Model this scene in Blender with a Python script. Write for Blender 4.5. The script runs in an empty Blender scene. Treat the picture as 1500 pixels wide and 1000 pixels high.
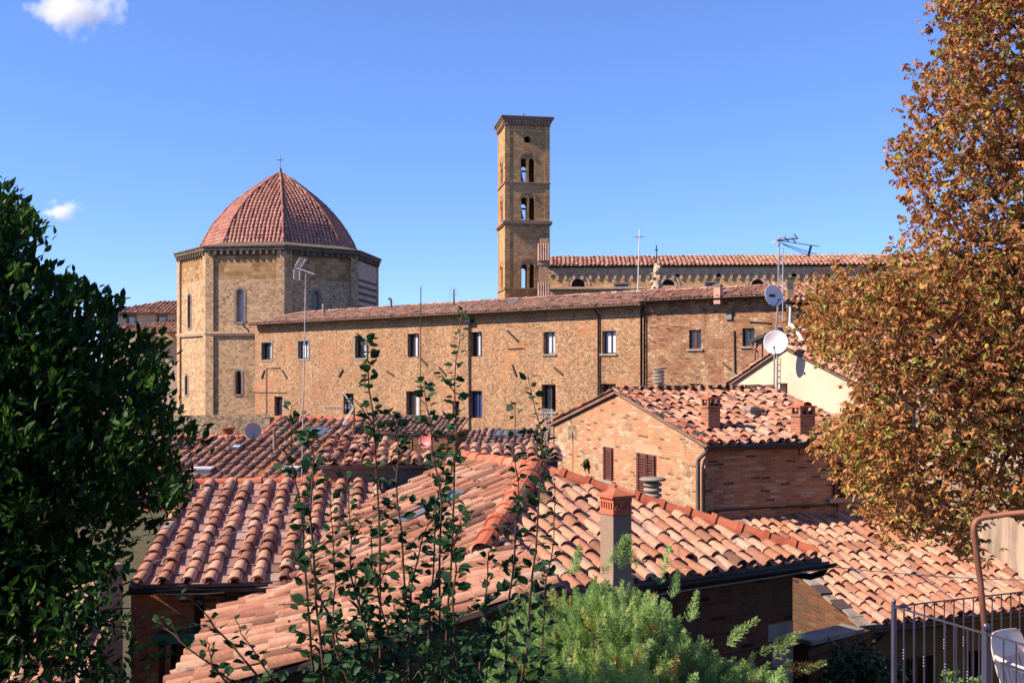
import bpy, math, random
import numpy as np
from mathutils import Vector
from mathutils.geometry import tessellate_polygon

# ---------------------------------------------------------------- camera, sky, sun, exposure
SC = bpy.context.scene
COL = SC.collection
R = math.radians
EZ = 9.0            # eye height above the lower street (metres)
F = 1500.0          # focal length in photo pixels
HZ = 540.0          # horizon row in the photo

cam_d = bpy.data.cameras.new('camera')
cam = bpy.data.objects.new('camera', cam_d)
COL.objects.link(cam)
cam.location = (0, 0, EZ)
cam.rotation_euler = (R(90), 0, 0)
cam_d.sensor_width = 36
cam_d.lens = 36
cam_d.shift_y = 40 / 1500
cam_d.clip_start = 0.05
cam_d.clip_end = 6000
SC.camera = cam

SUN_EL, SUN_ROT = 37.0, 255.0
world = bpy.data.worlds.new('World')
SC.world = world
world.use_nodes = True
wn, wl = world.node_tree.nodes, world.node_tree.links
wn.clear()
sky = wn.new('ShaderNodeTexSky')
sky.sky_type = 'NISHITA'
sky.sun_disc = False
sky.sun_elevation = R(SUN_EL)
sky.sun_rotation = R(SUN_ROT)
sky.altitude = 2000
sky.air_density = 1.0
sky.dust_density = 0.0
sky.ozone_density = 10.0
bg = wn.new('ShaderNodeBackground')
bg.inputs['Strength'].default_value = 0.124
wo = wn.new('ShaderNodeOutputWorld')
gam = wn.new('ShaderNodeGamma')            # flatten the zenith to horizon contrast a little
gam.inputs[1].default_value = 0.8
wl.new(sky.outputs[0], gam.inputs[0])
tin = wn.new('ShaderNodeMix')
tin.data_type = 'RGBA'
tin.blend_type = 'MULTIPLY'
tin.inputs[0].default_value = 1.0
tin.inputs[7].default_value = (0.92, 0.93, 1.16, 1)
wl.new(gam.outputs[0], tin.inputs[6])
wl.new(tin.outputs[2], bg.inputs[0])
wl.new(bg.outputs[0], wo.inputs[0])

sun_d = bpy.data.lights.new('sun', 'SUN')
sun_d.energy = 4.4
sun_d.angle = R(0.5)
sun_d.color = (1.0, 0.85, 0.69)
sun = bpy.data.objects.new('sun', sun_d)
COL.objects.link(sun)
sdir = Vector((math.sin(R(SUN_ROT)) * math.cos(R(SUN_EL)), math.cos(R(SUN_ROT)) * math.cos(R(SUN_EL)), math.sin(R(SUN_EL))))
sun.rotation_euler = sdir.to_track_quat('Z', 'Y').to_euler()
sun.location = (-40, -5, 60)

SC.view_settings.view_transform = 'Standard'
SC.view_settings.look = 'None'
SC.view_settings.exposure = 1.18
SC.view_settings.gamma = 1.0
SC.view_settings.use_curve_mapping = False
SC.cycles.volume_bounces = 3
SC.cycles.max_bounces = 8
SC.cycles.transparent_max_bounces = 8

rng = np.random.default_rng(7)
random.seed(7)

# ---------------------------------------------------------------- helpers: pixels to world
def at(px, py, Y):
    return Vector(((px - 750) / F * Y, Y, EZ + (HZ - py) / F * Y))

# ---------------------------------------------------------------- helpers: materials
def srgb(r, g, b):
    f = lambda c: ((c / 255 + .055) / 1.055) ** 2.4 if c > 10 else c / 255 / 12.92
    return (f(r), f(g), f(b), 1)

class NT:
    def __init__(s, name):
        s.m = bpy.data.materials.new(name)
        s.m.use_nodes = True
        s.n, s.l = s.m.node_tree.nodes, s.m.node_tree.links
        s.n.clear()
        s.out = s.n.new('ShaderNodeOutputMaterial')
        s.p = s.n.new('ShaderNodeBsdfPrincipled')
        s.l.new(s.p.outputs[0], s.out.inputs['Surface'])
    def new(s, t, **kw):
        nd = s.n.new(t)
        for k, v in kw.items():
            setattr(nd, k, v)
        return nd
    def link(s, a, b):
        s.l.new(a, b)
    def uv(s):
        return s.new('ShaderNodeUVMap').outputs[0]
    def obj(s):
        return s.new('ShaderNodeTexCoord').outputs['Object']
    def scale(s, vec, sc):
        m = s.new('ShaderNodeMapping')
        m.inputs['Scale'].default_value = sc
        s.link(vec, m.inputs['Vector'])
        return m.outputs[0]
    def noise(s, vec, scale, detail=3, rough=.55, out='Fac', dist=0):
        nd = s.new('ShaderNodeTexNoise')
        nd.inputs['Scale'].default_value = scale
        nd.inputs['Detail'].default_value = detail
        nd.inputs['Roughness'].default_value = rough
        nd.inputs['Distortion'].default_value = dist
        s.link(vec, nd.inputs['Vector'])
        return nd.outputs[out]
    def ramp(s, fac, stops, interp='LINEAR'):
        nd = s.new('ShaderNodeValToRGB')
        cr = nd.color_ramp
        cr.interpolation = interp
        while len(cr.elements) < len(stops):
            cr.elements.new(0.5)
        for e, (p, c) in zip(cr.elements, stops):
            e.position = p
            e.color = c if len(c) == 4 else (*c, 1)
        s.link(fac, nd.inputs[0])
        return nd.outputs[0]
    def mask(s, fac, a, b):
        nd = s.new('ShaderNodeMapRange')
        nd.interpolation_type = 'SMOOTHSTEP'
        nd.inputs[1].default_value, nd.inputs[2].default_value = a, b
        s.link(fac, nd.inputs[0])
        return nd.outputs[0]
    def mix(s, fac, a, b, mode='MIX'):
        nd = s.new('ShaderNodeMix', data_type='RGBA', blend_type=mode)
        for inp, v in ((nd.inputs[0], fac), (nd.inputs[6], a), (nd.inputs[7], b)):
            if hasattr(v, 'is_output'):
                s.link(v, inp)
            elif isinstance(v, (int, float)):
                inp.default_value = v
            else:
                inp.default_value = v if len(v) == 4 else (*v, 1)
        return nd.outputs[2]
    def math(s, op, a, b=0.0):
        nd = s.new('ShaderNodeMath', operation=op)
        for inp, v in ((nd.inputs[0], a), (nd.inputs[1], b)):
            if hasattr(v, 'is_output'):
                s.link(v, inp)
            else:
                inp.default_value = v
        return nd.outputs[0]
    def bump(s, h, strength=.5, dist=.02):
        nd = s.new('ShaderNodeBump')
        nd.inputs['Strength'].default_value = strength
        nd.inputs['Distance'].default_value = dist
        s.link(h, nd.inputs['Height'])
        s.link(nd.outputs[0], s.p.inputs['Normal'])
    def color(s, c):
        if hasattr(c, 'is_output'):
            s.link(c, s.p.inputs['Base Color'])
        else:
            s.p.inputs['Base Color'].default_value = c if len(c) == 4 else (*c, 1)
    def rough(s, r, spec=.3):
        s.p.inputs['Roughness'].default_value = r
        s.p.inputs['Specular IOR Level'].default_value = spec

def mat_plain(name, c, rough=.6, metal=0, spec=.4, var=.25, scale=3.0):
    t = NT(name)
    o = t.obj()
    n = t.noise(o, scale, 4)
    dark = tuple(x * (1 - var) for x in c[:3])
    light = tuple(min(1, x * (1 + var)) for x in c[:3])
    t.color(t.ramp(n, [(.3, dark), (.7, light)]))
    t.rough(rough, spec)
    t.p.inputs['Metallic'].default_value = metal
    return t.m

def mat_wall(name, stones, bricks, brick_amt, mortar, ssc=(3.0, 5.2), bump=.6, stain=.3, bw=.28, bh=.075, patch_scale=.33, warm=None, seed=0.0, pits=0.0, odd=0.0, wobble=1.0):
    """rubble stone with brick repairs, colours are base tones"""
    t = NT(name)
    uv = t.uv()
    mp = t.new('ShaderNodeMapping')
    mp.inputs['Location'].default_value = (seed * 13.7, seed * 7.3, 0)
    t.link(uv, mp.inputs['Vector'])
    uv = mp.outputs[0]
    wob = t.noise(uv, 2.2, 2, out='Color')
    va = t.new('ShaderNodeVectorMath', operation='MULTIPLY_ADD')
    t.link(wob, va.inputs[0])
    va.inputs[1].default_value = (.16, .10, 0)
    t.link(uv, va.inputs[2])
    suv = t.scale(va.outputs[0], (ssc[0], ssc[1], 1))
    v1 = t.new('ShaderNodeTexVoronoi', voronoi_dimensions='2D')
    v2 = t.new('ShaderNodeTexVoronoi', voronoi_dimensions='2D', feature='DISTANCE_TO_EDGE')
    for v in (v1, v2):
        v.inputs['Scale'].default_value = 1
        v.inputs['Randomness'].default_value = .85
        t.link(suv, v.inputs['Vector'])
    sep = t.new('ShaderNodeSeparateColor')
    t.link(v1.outputs['Color'], sep.inputs[0])
    n = len(stones)
    sc = t.ramp(sep.outputs[0], [((i + .0) / n, c) for i, c in enumerate(stones)], 'CONSTANT' if n > 4 else 'LINEAR')
    fine = t.noise(uv, 14, 4, .7)
    sc = t.mix(.55, sc, t.ramp(fine, [(.25, (.35, .35, .35)), (.75, (1.0, 1.0, 1.0))]), 'MULTIPLY')
    mort_n = t.noise(uv, 5, 3)
    medge = t.mask(t.math('ADD', v2.outputs['Distance'], t.math('MULTIPLY', t.math('SUBTRACT', mort_n, .5), .1)), .015, .07)
    stone = t.mix(medge, mortar, sc)
    bt = t.new('ShaderNodeTexBrick')
    bt.inputs['Scale'].default_value = 1
    bt.inputs['Brick Width'].default_value = bw
    bt.inputs['Row Height'].default_value = bh
    bt.inputs['Mortar Size'].default_value = .011 * bh / .075
    bt.inputs['Mortar Smooth'].default_value = .3
    bt.inputs['Bias'].default_value = -.1
    bt.inputs['Color1'].default_value = (*bricks[0][:3], 1)
    bt.inputs['Color2'].default_value = (*bricks[1][:3], 1)
    bt.inputs['Mortar'].default_value = (*mortar[:3], 1)
    wob2 = t.noise(uv, 1.3, 2, out='Color')
    vb = t.new('ShaderNodeVectorMath', operation='MULTIPLY_ADD')
    t.link(wob2, vb.inputs[0])
    vb.inputs[1].default_value = (.05 * wobble, .06 * wobble, 0)
    t.link(uv, vb.inputs[2])
    t.link(vb.outputs[0], bt.inputs['Vector'])
    # every brick picks its own colour from a palette
    bt.inputs['Color1'].default_value = (0, 0, 0, 1)
    bt.inputs['Color2'].default_value = (1, 1, 1, 1)
    bt.inputs['Bias'].default_value = 0
    c1, c2 = [tuple(c[:3]) for c in bricks]
    mid = tuple((x + y) / 2 for x, y in zip(c1, c2))
    lum = sum(c1) / .87
    pal = [(0, c1), (.28 * (1 - odd) + .01, mid), (.62 * (1 - odd) + .02, c2), (1 - odd + .03, tuple(x * .45 for x in c2)), (1 - odd * .78 + .031, (.50 * lum, .33 * lum, .18 * lum)), (1 - odd * .45 + .032, (.54 * lum, .38 * lum, .28 * lum)), (1 - odd * .2 + .033, tuple(x * 1.15 for x in c1))]
    bcol = t.ramp(bt.outputs['Color'], pal if odd else pal[:3], 'CONSTANT')
    bcol = t.mix(.5, bcol, t.ramp(t.noise(uv, 2.6, 4, .65), [(.3, (.5, .42, .38)), (.7, (1.05, 1.0, .95))]), 'MULTIPLY')
    bcol = t.mix(bt.outputs['Fac'], bcol, mortar)
    pn = t.noise(uv, patch_scale, 5, .7, dist=.6)
    pm = t.mask(pn, .60 - .32 * brick_amt, .68 - .32 * brick_amt)
    col = t.mix(pm, stone, bcol)
    ln = t.noise(t.scale(uv, (1, .35, 1)), .55, 5, .65)
    col = t.mix(stain, col, t.ramp(ln, [(.3, (.38, .36, .34)), (.62, (1.08, 1.05, 1.0))]), 'MULTIPLY')
    if warm:
        wn_ = t.noise(uv, .8, 3, .6)
        col = t.mix(t.mask(wn_, .52, .66), col, t.mix(.5, col, warm))
    hh = t.mix(pm, medge, t.math('SUBTRACT', 1.0, bt.outputs['Fac']))
    if pits:
        pv = t.noise(uv, 3.0, 2, .4)
        pk = t.mask(pv, .66, .72)
        col = t.mix(t.math('MULTIPLY', pk, pits), col, (.06, .045, .03))
    t.color(col)
    t.rough(.95, .15)
    h2 = t.math('ADD', hh, t.math('MULTIPLY', fine, .6))
    t.bump(h2, bump, .03)
    return t.m

def mat_stucco(name, c, stain=.4, streak=(.3, .28, .25), rough=.9):
    t = NT(name)
    uv = t.uv()
    a = t.noise(uv, .7, 5, .65)
    b = t.noise(t.scale(uv, (1.4, .25, 1)), 1.2, 4, .6)
    col = t.mix(t.mask(a, .35, .7), tuple(x * .82 for x in c[:3]), c)
    col = t.mix(t.math('MULTIPLY', t.mask(b, .42, .66), stain), col, streak)
    f = t.noise(uv, 30, 3)
    col = t.mix(.25, col, t.ramp(f, [(.3, (.6, .6, .6)), (.7, (1.05, 1.05, 1.05))]), 'MULTIPLY')
    t.color(col)
    t.rough(rough, .15)
    t.bump(t.math('ADD', f, t.math('MULTIPLY', a, 2)), .3, .01)
    return t.m

def mat_tile(name, stops, lichen=.25, lich_col=(.10, .085, .07), moss=0.0, lsc=5.0):
    t = NT(name)
    at_ = t.new('ShaderNodeAttribute', attribute_name='tint').outputs['Fac']
    o = t.obj()
    col = t.ramp(at_, stops)
    n1 = t.noise(o, 9, 5, .7)
    col = t.mix(.6, col, t.ramp(n1, [(.25, (.55, .5, .47)), (.6, (1.0, 1.0, 1.0)), (.8, (1.15, 1.12, 1.1))]), 'MULTIPLY')
    n2 = t.noise(o, lsc, 6, .75)
    col = t.mix(t.math('MULTIPLY', t.mask(n2, .56, .70), lichen), col, lich_col)
    n5 = t.noise(o, 38, 4, .75)
    col = t.mix(.55, col, t.ramp(n5, [(.3, (.6, .56, .54)), (.5, (1, 1, 1)), (.75, (1.2, 1.17, 1.14))]), 'MULTIPLY')
    n6 = t.noise(o, 13, 5, .7)
    col = t.mix(t.math('MULTIPLY', t.mask(n6, .60, .70), lichen * .55), col, (.50, .42, .36))
    n3 = t.noise(o, .9, 4, .65)
    col = t.mix(.5, col, t.ramp(n3, [(.3, (.62, .58, .56)), (.7, (1.1, 1.1, 1.1))]), 'MULTIPLY')
    if moss:
        n4 = t.noise(o, 1.1, 5, .7)
        col = t.mix(t.math('MULTIPLY', t.mask(n4, .5, .62), moss), col, (.13, .085, .02))
    t.color(col)
    t.rough(.88, .2)
    t.bump(n1, .35, .01)
    return t.m

def mat_leaf(name, stops, trans=.25, rough=.45, spec=.4):
    t = NT(name)
    at_ = t.new('ShaderNodeAttribute', attribute_name='tint').outputs['Fac']
    o = t.obj()
    col = t.ramp(at_, stops)
    n = t.noise(o, 25, 3)
    col = t.mix(.4, col, t.ramp(n, [(.3, (.6, .6, .55)), (.7, (1.15, 1.15, 1.1))]), 'MULTIPLY')
    t.color(col)
    t.rough(rough, spec)
    tr = t.new('ShaderNodeBsdfTranslucent')
    t.link(t.mix(.5, col, (1.0, 1.0, .4), 'MULTIPLY'), tr.inputs[0])
    ms = t.new('ShaderNodeMixShader')
    ms.inputs[0].default_value = trans
    t.link(t.p.outputs[0], ms.inputs[1])
    t.link(tr.outputs[0], ms.inputs[2])
    t.link(ms.outputs[0], t.out.inputs['Surface'])
    return t.m

def mat_glass(name, c, rough=.06, spec=.6):
    t = NT(name)
    o = t.obj()
    n = t.noise(o, 1.3, 2)
    t.color(t.ramp(n, [(.35, tuple(x * .6 for x in c)), (.65, c)]))
    t.rough(rough, spec)
    t.bump(n, .05, .02)
    return t.m

def mat_shutter(name, c):
    t = NT(name)
    o = t.obj()
    n = t.noise(t.scale(o, (4, 4, 30)), 1.0, 3)
    t.color(t.ramp(n, [(.3, tuple(x * .6 for x in c)), (.7, c)]))
    t.rough(.6, .3)
    return t.m

# base colours
TILE_PINK = [(0.0, (.12, .07, .055)), (.10, (.24, .11, .07)), (.35, (.40, .18, .11)), (.6, (.46, .23, .145)), (.85, (.53, .30, .20)), (.965, (.46, .31, .225)), (1.0, (.30, .23, .19))]
TILE_OLD = [(0.0, (.10, .07, .06)), (.25, (.24, .13, .095)), (.5, (.38, .19, .125)), (.75, (.46, .26, .18)), (1.0, (.36, .29, .23))]
TILE_DARK = [(0.0, (.085, .06, .055)), (.3, (.18, .105, .085)), (.6, (.27, .155, .12)), (.85, (.36, .20, .14)), (1.0, (.27, .22, .19))]
TILE_DOME = [(0.0, (.24, .105, .08)), (.3, (.40, .18, .135)), (.7, (.50, .235, .175)), (1.0, (.54, .31, .23))]
M = {}
M['tile'] = mat_tile('terracotta_tile', TILE_PINK, .78, (.13, .085, .065))
M['tile_old'] = mat_tile('weathered_tile', TILE_OLD, .45)
M['tile_dark'] = mat_tile('grey_lichen_tile', TILE_DARK, .55)
M['tile_moss'] = mat_tile('mossy_tile', TILE_OLD, .4, moss=.9)
M['tile_dome'] = mat_tile('dome_tile', TILE_DOME, .4, (.09, .07, .03), lsc=1.2)
M['pan'] = mat_tile('pan_tile', [(0, (.20, .11, .09)), (.4, (.33, .175, .135)), (.8, (.42, .24, .185)), (1, (.40, .30, .25))], .4)
M['pan_orange'] = mat_tile('orange_pan_tile', [(0, (.22, .08, .03)), (.5, (.42, .15, .05)), (1, (.48, .22, .10))], .3)
M['ridge'] = mat_tile('red_ridge_tile', [(0, (.40, .11, .06)), (.5, (.53, .15, .08)), (1, (.55, .20, .12))], .15)
M['under'] = mat_plain('roof_mortar', (.17, .105, .08), .95)
M['pale_tile'] = mat_plain('pale_pink_tile', (.46, .27, .20), .85, 0, .2, .25)
M['wood'] = mat_plain('dark_timber', (.05, .032, .022), .8)
M['gutter'] = mat_plain('dark_gutter_metal', (.018, .018, .022), .35, .6, .5)
M['pipe'] = mat_plain('grey_pipe', (.16, .14, .12), .5, .3)
M['pipe_brown'] = mat_plain('brown_pipe', (.06, .038, .028), .5, .3)
M['white_metal'] = mat_plain('white_painted_metal', (.62, .58, .56), .45, 0, .4, .12)
M['galv'] = mat_plain('galvanised_metal', (.42, .40, .39), .4, .5, .5, .2)
M['dark_metal'] = mat_plain('dark_metal', (.04, .04, .045), .4, .6)
M['rust'] = mat_plain('rusty_pipe', (.20, .075, .045), .6, .2, .4, .35)
M['iron_blue'] = mat_plain('blue_grey_iron', (.085, .08, .125), .3, .4, .6, .2)
M['plastic'] = mat_plain('cream_plastic', (.55, .43, .36), .35, 0, .5, .08)
M['cable'] = mat_plain('cable', (.3, .28, .27), .6)
M['red_dish'] = mat_plain('faded_red_paint', (.50, .12, .12), .5, 0, .4, .15)
M['grey_dish'] = mat_plain('grey_dish_paint', (.36, .31, .29), .55, 0, .4, .1)
M['lead'] = mat_plain('lead', (.12, .12, .12), .5, .3)
M['glass'] = mat_glass('dark_glass', (.02, .025, .035))
M['pale_pane'] = mat_plain('pale_bluish_pane', (.46, .49, .57), .3, 0, .6, .12, 1.5)  # even pale blue-grey over the whole pane
M['sheet_white'] = mat_plain('white_frame', (.65, .62, .60), .5, 0, .4, .1)
M['dark_room'] = mat_plain('dark_room', (.012, .010, .010), .9)
M['frame_dark'] = mat_plain('dark_window_frame', (.035, .025, .022), .5)
M['frame_brown'] = mat_plain('brown_window_frame', (.12, .065, .045), .55)
M['frame_red'] = mat_plain('red_window_frame', (.16, .03, .025), .5)
M['door_blue'] = mat_plain('blue_door', (.012, .030, .12), .4)
M['sill'] = mat_plain('stone_sill', (.28, .23, .18), .9)
M['surround'] = mat_plain('grey_stone_surround', (.20, .165, .14), .95)
M['shutter'] = mat_shutter('brown_shutter', (.15, .055, .042))
M['shutter_yellow'] = mat_shutter('ochre_shutter', (.38, .20, .05))
M['awning'] = mat_plain('green_awning', (.03, .16, .12), .6)
M['door_red'] = mat_plain('dark_red_door', (.07, .02, .015), .6)
M['skylight'] = mat_glass('skylight_glass', (.10, .15, .22), .05, 1.0)
M['panel'] = mat_glass('glazed_panel', (.16, .15, .15), .2, .6)
M['bronze'] = mat_plain('bell_bronze', (.30, .33, .36), .4, .6)
G_ST = [(.30, .17, .095), (.45, .265, .15), (.51, .315, .18), (.41, .25, .145), (.56, .36, .225), (.49, .255, .135), (.38, .22, .125)]
BR = ((.40, .165, .085), (.27, .10, .055))
M['w_long'] = mat_wall('rubble_wall', G_ST, ((.50, .235, .125), (.43, .19, .10)), .18, (.41, .265, .15), (6.0, 9.0), 1.0, .40, odd=.12, bh=.09)
M['w_brick2'] = mat_wall('patched_brick_wall', G_ST, ((.38, .17, .095), (.27, .11, .06)), .45, (.29, .195, .125), (3.8, 6.2), .9, .35, seed=1, odd=.35, bh=.09, patch_scale=.6)
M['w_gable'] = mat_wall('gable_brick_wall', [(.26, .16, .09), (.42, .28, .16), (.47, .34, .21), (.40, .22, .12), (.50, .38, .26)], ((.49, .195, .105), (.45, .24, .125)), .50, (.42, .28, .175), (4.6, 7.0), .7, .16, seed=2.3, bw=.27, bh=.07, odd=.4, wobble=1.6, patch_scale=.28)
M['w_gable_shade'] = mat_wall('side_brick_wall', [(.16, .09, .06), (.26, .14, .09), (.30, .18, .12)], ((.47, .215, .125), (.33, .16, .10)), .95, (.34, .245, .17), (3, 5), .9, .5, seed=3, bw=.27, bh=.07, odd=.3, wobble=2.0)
M['w_front'] = mat_wall('old_plaster_brick_wall', [(.085, .054, .034), (.14, .087, .053), (.11, .07, .042)], ((.155, .067, .039), (.10, .048, .03)), .55, (.12, .077, .049), (3.0, 5.0), .7, .5, seed=4, odd=.12)  # shade of the front walls is worked into these darker colours
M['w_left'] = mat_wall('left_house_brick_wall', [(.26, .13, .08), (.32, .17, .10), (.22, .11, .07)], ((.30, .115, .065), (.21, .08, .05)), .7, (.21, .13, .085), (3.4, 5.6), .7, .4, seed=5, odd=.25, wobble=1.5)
M['w_leftfront'] = mat_wall('left_front_brick', [(.40, .21, .13), (.48, .27, .16), (.34, .18, .11)], ((.50, .19, .105), (.36, .14, .08)), .7, (.34, .21, .135), (3.4, 5.6), .7, .4, seed=8, odd=.25, wobble=1.5)  # copy of w_left, lightened to offset the shadow on this wall
M['w_apse'] = mat_wall('baptistery_rubble', [(.40, .25, .145), (.55, .35, .20), (.61, .40, .235), (.49, .31, .19), (.65, .45, .285)], ((.36, .25, .14), (.30, .2, .11)), .0, (.52, .35, .19), (3.4, 5.2), .9, .25, seed=6, pits=.9)
M['w_rough'] = mat_wall('garden_rubble', [(.20, .14, .09), (.34, .25, .17), (.44, .34, .25), (.26, .18, .12), (.38, .27, .19)], BR, .1, (.20, .145, .095), (4.0, 6.4), 1.0, .4, seed=7)
def mat_ashlar(name, c1, c2, mortar, bw, bh, stain=.35, bump=.7, seed=0, hue=((.7, .62, .55), (1.1, 1.08, 1.05))):
    t = NT(name)
    uv0 = t.uv()
    mp = t.new('ShaderNodeMapping')
    mp.inputs['Location'].default_value = (seed * 3.7, seed * 1.3, 0)
    t.link(uv0, mp.inputs['Vector'])
    uv = mp.outputs[0]
    bt = t.new('ShaderNodeTexBrick')
    bt.inputs['Scale'].default_value = 1
    bt.inputs['Brick Width'].default_value = bw
    bt.inputs['Row Height'].default_value = bh
    bt.inputs['Mortar Size'].default_value = .018
    bt.inputs['Mortar Smooth'].default_value = .4
    bt.squash = .7
    bt.inputs['Color1'].default_value = (*c1, 1)
    bt.inputs['Color2'].default_value = (*c2, 1)
    bt.inputs['Mortar'].default_value = (*mortar, 1)
    w = t.noise(uv, 1.6, 2, out='Color')
    va = t.new('ShaderNodeVectorMath', operation='MULTIPLY_ADD')
    t.link(w, va.inputs[0])
    va.inputs[1].default_value = (.06, .06, 0)
    t.link(uv, va.inputs[2])
    t.link(va.outputs[0], bt.inputs['Vector'])
    n = t.noise(uv, 3.0, 5, .7)
    col = t.mix(.7, bt.outputs[0], t.ramp(n, [(.3, hue[0]), (.7, hue[1])]), 'MULTIPLY')
    ln = t.noise(t.scale(uv, (1, .3, 1)), .45, 5, .65)
    col = t.mix(stain, col, t.ramp(ln, [(.35, (.36, .32, .28)), (.65, (1.05, 1.05, 1.0))]), 'MULTIPLY')
    t.color(col)
    t.rough(.95, .15)
    t.bump(t.math('ADD', t.math('SUBTRACT', 1.0, bt.outputs['Fac']), t.math('MULTIPLY', n, .6)), bump, .04)
    return t.m
M['ashlar'] = mat_ashlar('baptistery_ashlar', (.50, .32, .165), (.27, .16, .08), (.35, .23, .12), .75, .36)
M['tower'] = mat_ashlar('tower_ashlar', (.60, .37, .185), (.38, .22, .105), (.42, .26, .13), .62, .34, seed=3)
M['tower_trim'] = mat_plain('tower_trim', (.26, .17, .11), .95, 0, .2, .35)
M['nave'] = mat_ashlar('nave_stone', (.64, .40, .20), (.48, .29, .15), (.48, .31, .165), .8, .34, .3, seed=5)
M['nave_trim'] = mat_plain('nave_trim', (.47, .32, .21), .95, 0, .2, .3)
M['mast'] = mat_plain('dull_mast', (.40, .35, .33), .5, .2)
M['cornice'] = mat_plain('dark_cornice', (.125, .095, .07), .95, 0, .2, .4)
M['cream'] = mat_stucco('cream_stucco', (.61, .46, .335), .12, (.5, .40, .29))
M['cream_far'] = mat_stucco('pale_stucco', (.60, .47, .33), .2, (.4, .32, .24))
M['pink'] = mat_stucco('red_stucco', (.30, .13, .085), .3, (.2, .10, .07))
M['grey_stucco'] = mat_stucco('grey_render', (.20, .145, .115), .5, (.10, .08, .07))
M['dark_stucco'] = mat_stucco('dark_render', (.13, .10, .09), .4, (.07, .06, .055))
M['olive_stucco'] = mat_stucco('olive_render', (.12, .095, .05), .3, (.07, .055, .035))
M['retaining'] = mat_stucco('stained_render', (.44, .33, .25), .75, (.15, .125, .10))
M['chim'] = mat_stucco('chimney_render', (.30, .205, .145), .4, (.2, .16, .13))
M['chim_brick'] = mat_wall('chimney_brick', [(.36, .15, .09)], ((.42, .16, .09), (.30, .11, .065)), 2.0, (.33, .22, .15), bump=.6, stain=.25, bw=.22, bh=.07)
M['terracotta'] = mat_plain('terracotta', (.38, .115, .06), .8, 0, .2, .25)
M['concrete'] = mat_plain('old_concrete', (.24, .20, .165), .95, 0, .2, .35)

def mat_stripes():
    t = NT('striped_marble')
    uv = t.uv()
    sx = t.new('ShaderNodeSeparateXYZ')
    t.link(uv, sx.inputs[0])
    v = sx.outputs[1]
    z0 = EZ + 8.05
    fr = t.math('FRACT', t.math('DIVIDE', t.math('SUBTRACT', v, EZ), .60))
    st = t.math('MULTIPLY', t.math('LESS_THAN', fr, .48), t.math('LESS_THAN', v, z0))
    n = t.noise(uv, 1.2, 5, .7)
    white = t.ramp(n, [(.3, (.24, .19, .17)), (.7, (.44, .37, .33))])
    dark = t.ramp(n, [(.3, (.02, .025, .022)), (.7, (.06, .06, .055))])
    t.color(t.mix(st, white, dark))
    t.rough(.7, .3)
    return t.m
M['marble'] = mat_stripes()

def mat_ground():
    t = NT('ground_earth')
    o = t.obj()
    n = t.noise(o, .8, 6, .7)
    t.color(t.ramp(n, [(.3, (.05, .05, .025)), (.5, (.09, .075, .045)), (.7, (.07, .085, .03))]))
    t.rough(.95, .1)
    t.bump(t.noise(o, 6, 5), .6, .05)
    return t.m
M['ground'] = mat_ground()
M['paving'] = mat_plain('terrace_paving', (.26, .2, .16), .9)
M['bark'] = mat_plain('bark', (.07, .05, .035), .95, 0, .2, .4, 8)
M['twig'] = mat_plain('red_brown_twig', (.085, .045, .03), .8, 0, .2, .3, 8)
M['leaf_bush'] = mat_leaf('evergreen_leaf', [(0, (.008, .026, .007)), (.5, (.020, .060, .010)), (.8, (.060, .145, .020)), (1, (.17, .25, .04))], .34, .5, .2)  # brightest stops put sunlit leaf tips into the colour
M['leaf_shoot'] = mat_leaf('apple_leaf', [(0, (.010, .028, .012)), (.5, (.020, .058, .020)), (.9, (.045, .11, .03)), (1, (.10, .16, .04))], .25, .55, .15)
M['leaf_juniper'] = mat_leaf('juniper_needles', [(0, (.18, .27, .10)), (.4, (.36, .52, .20)), (.75, (.48, .62, .26)), (.95, (.64, .62, .20)), (1, (.40, .24, .11))], .35, .75, .1)
M['leaf_chestnut'] = mat_leaf('autumn_chestnut_leaf', [(0, (.12, .05, .025)), (.2, (.30, .12, .05)), (.5, (.50, .215, .075)), (.72, (.62, .35, .15)), (.80, (.40, .30, .07)), (.93, (.23, .21, .05)), (1, (.38, .33, .09))], .35, .7, .15)
M['leaf_dark'] = mat_leaf('dark_shrub_leaf', [(0, (.012, .03, .012)), (.6, (.03, .07, .02)), (1, (.06, .12, .03))], .2)
M['leaf_light'] = mat_leaf('pot_plant_leaf', [(0, (.05, .12, .02)), (.6, (.10, .20, .04)), (1, (.18, .26, .06))], .3)
M['fruit'] = mat_plain('chestnut_husk', (.42, .26, .05), .7, 0, .2, .3, 20)

# ---------------------------------------------------------------- helpers: objects
BASE = {}
def thing(name, label, cat, loc, group=None):
    o = bpy.data.objects.new(name, None)
    COL.objects.link(o)
    o.location = loc
    o.empty_display_size = .2
    o['label'] = label
    o['category'] = cat
    if group:
        o['group'] = group
    BASE[o.name] = Vector(loc)
    return o

def tag(o, label=None, cat=None, group=None, kind=None):
    for k, v in (('label', label), ('category', cat), ('group', group), ('kind', kind)):
        if v:
            o[k] = v
    return o

def link(name, me, mats, parent):
    o = bpy.data.objects.new(name, me)
    COL.objects.link(o)
    for m in (mats if isinstance(mats, (list, tuple)) else [mats]):
        me.materials.append(M[m] if isinstance(m, str) else m)
    L = Vector((0, 0, 0))
    if parent is not None:
        o.parent = parent
        L = BASE[parent.name]
    BASE[o.name] = L
    if L.length:
        me.transform(__import__('mathutils').Matrix.Translation(-L))
    return o

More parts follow.
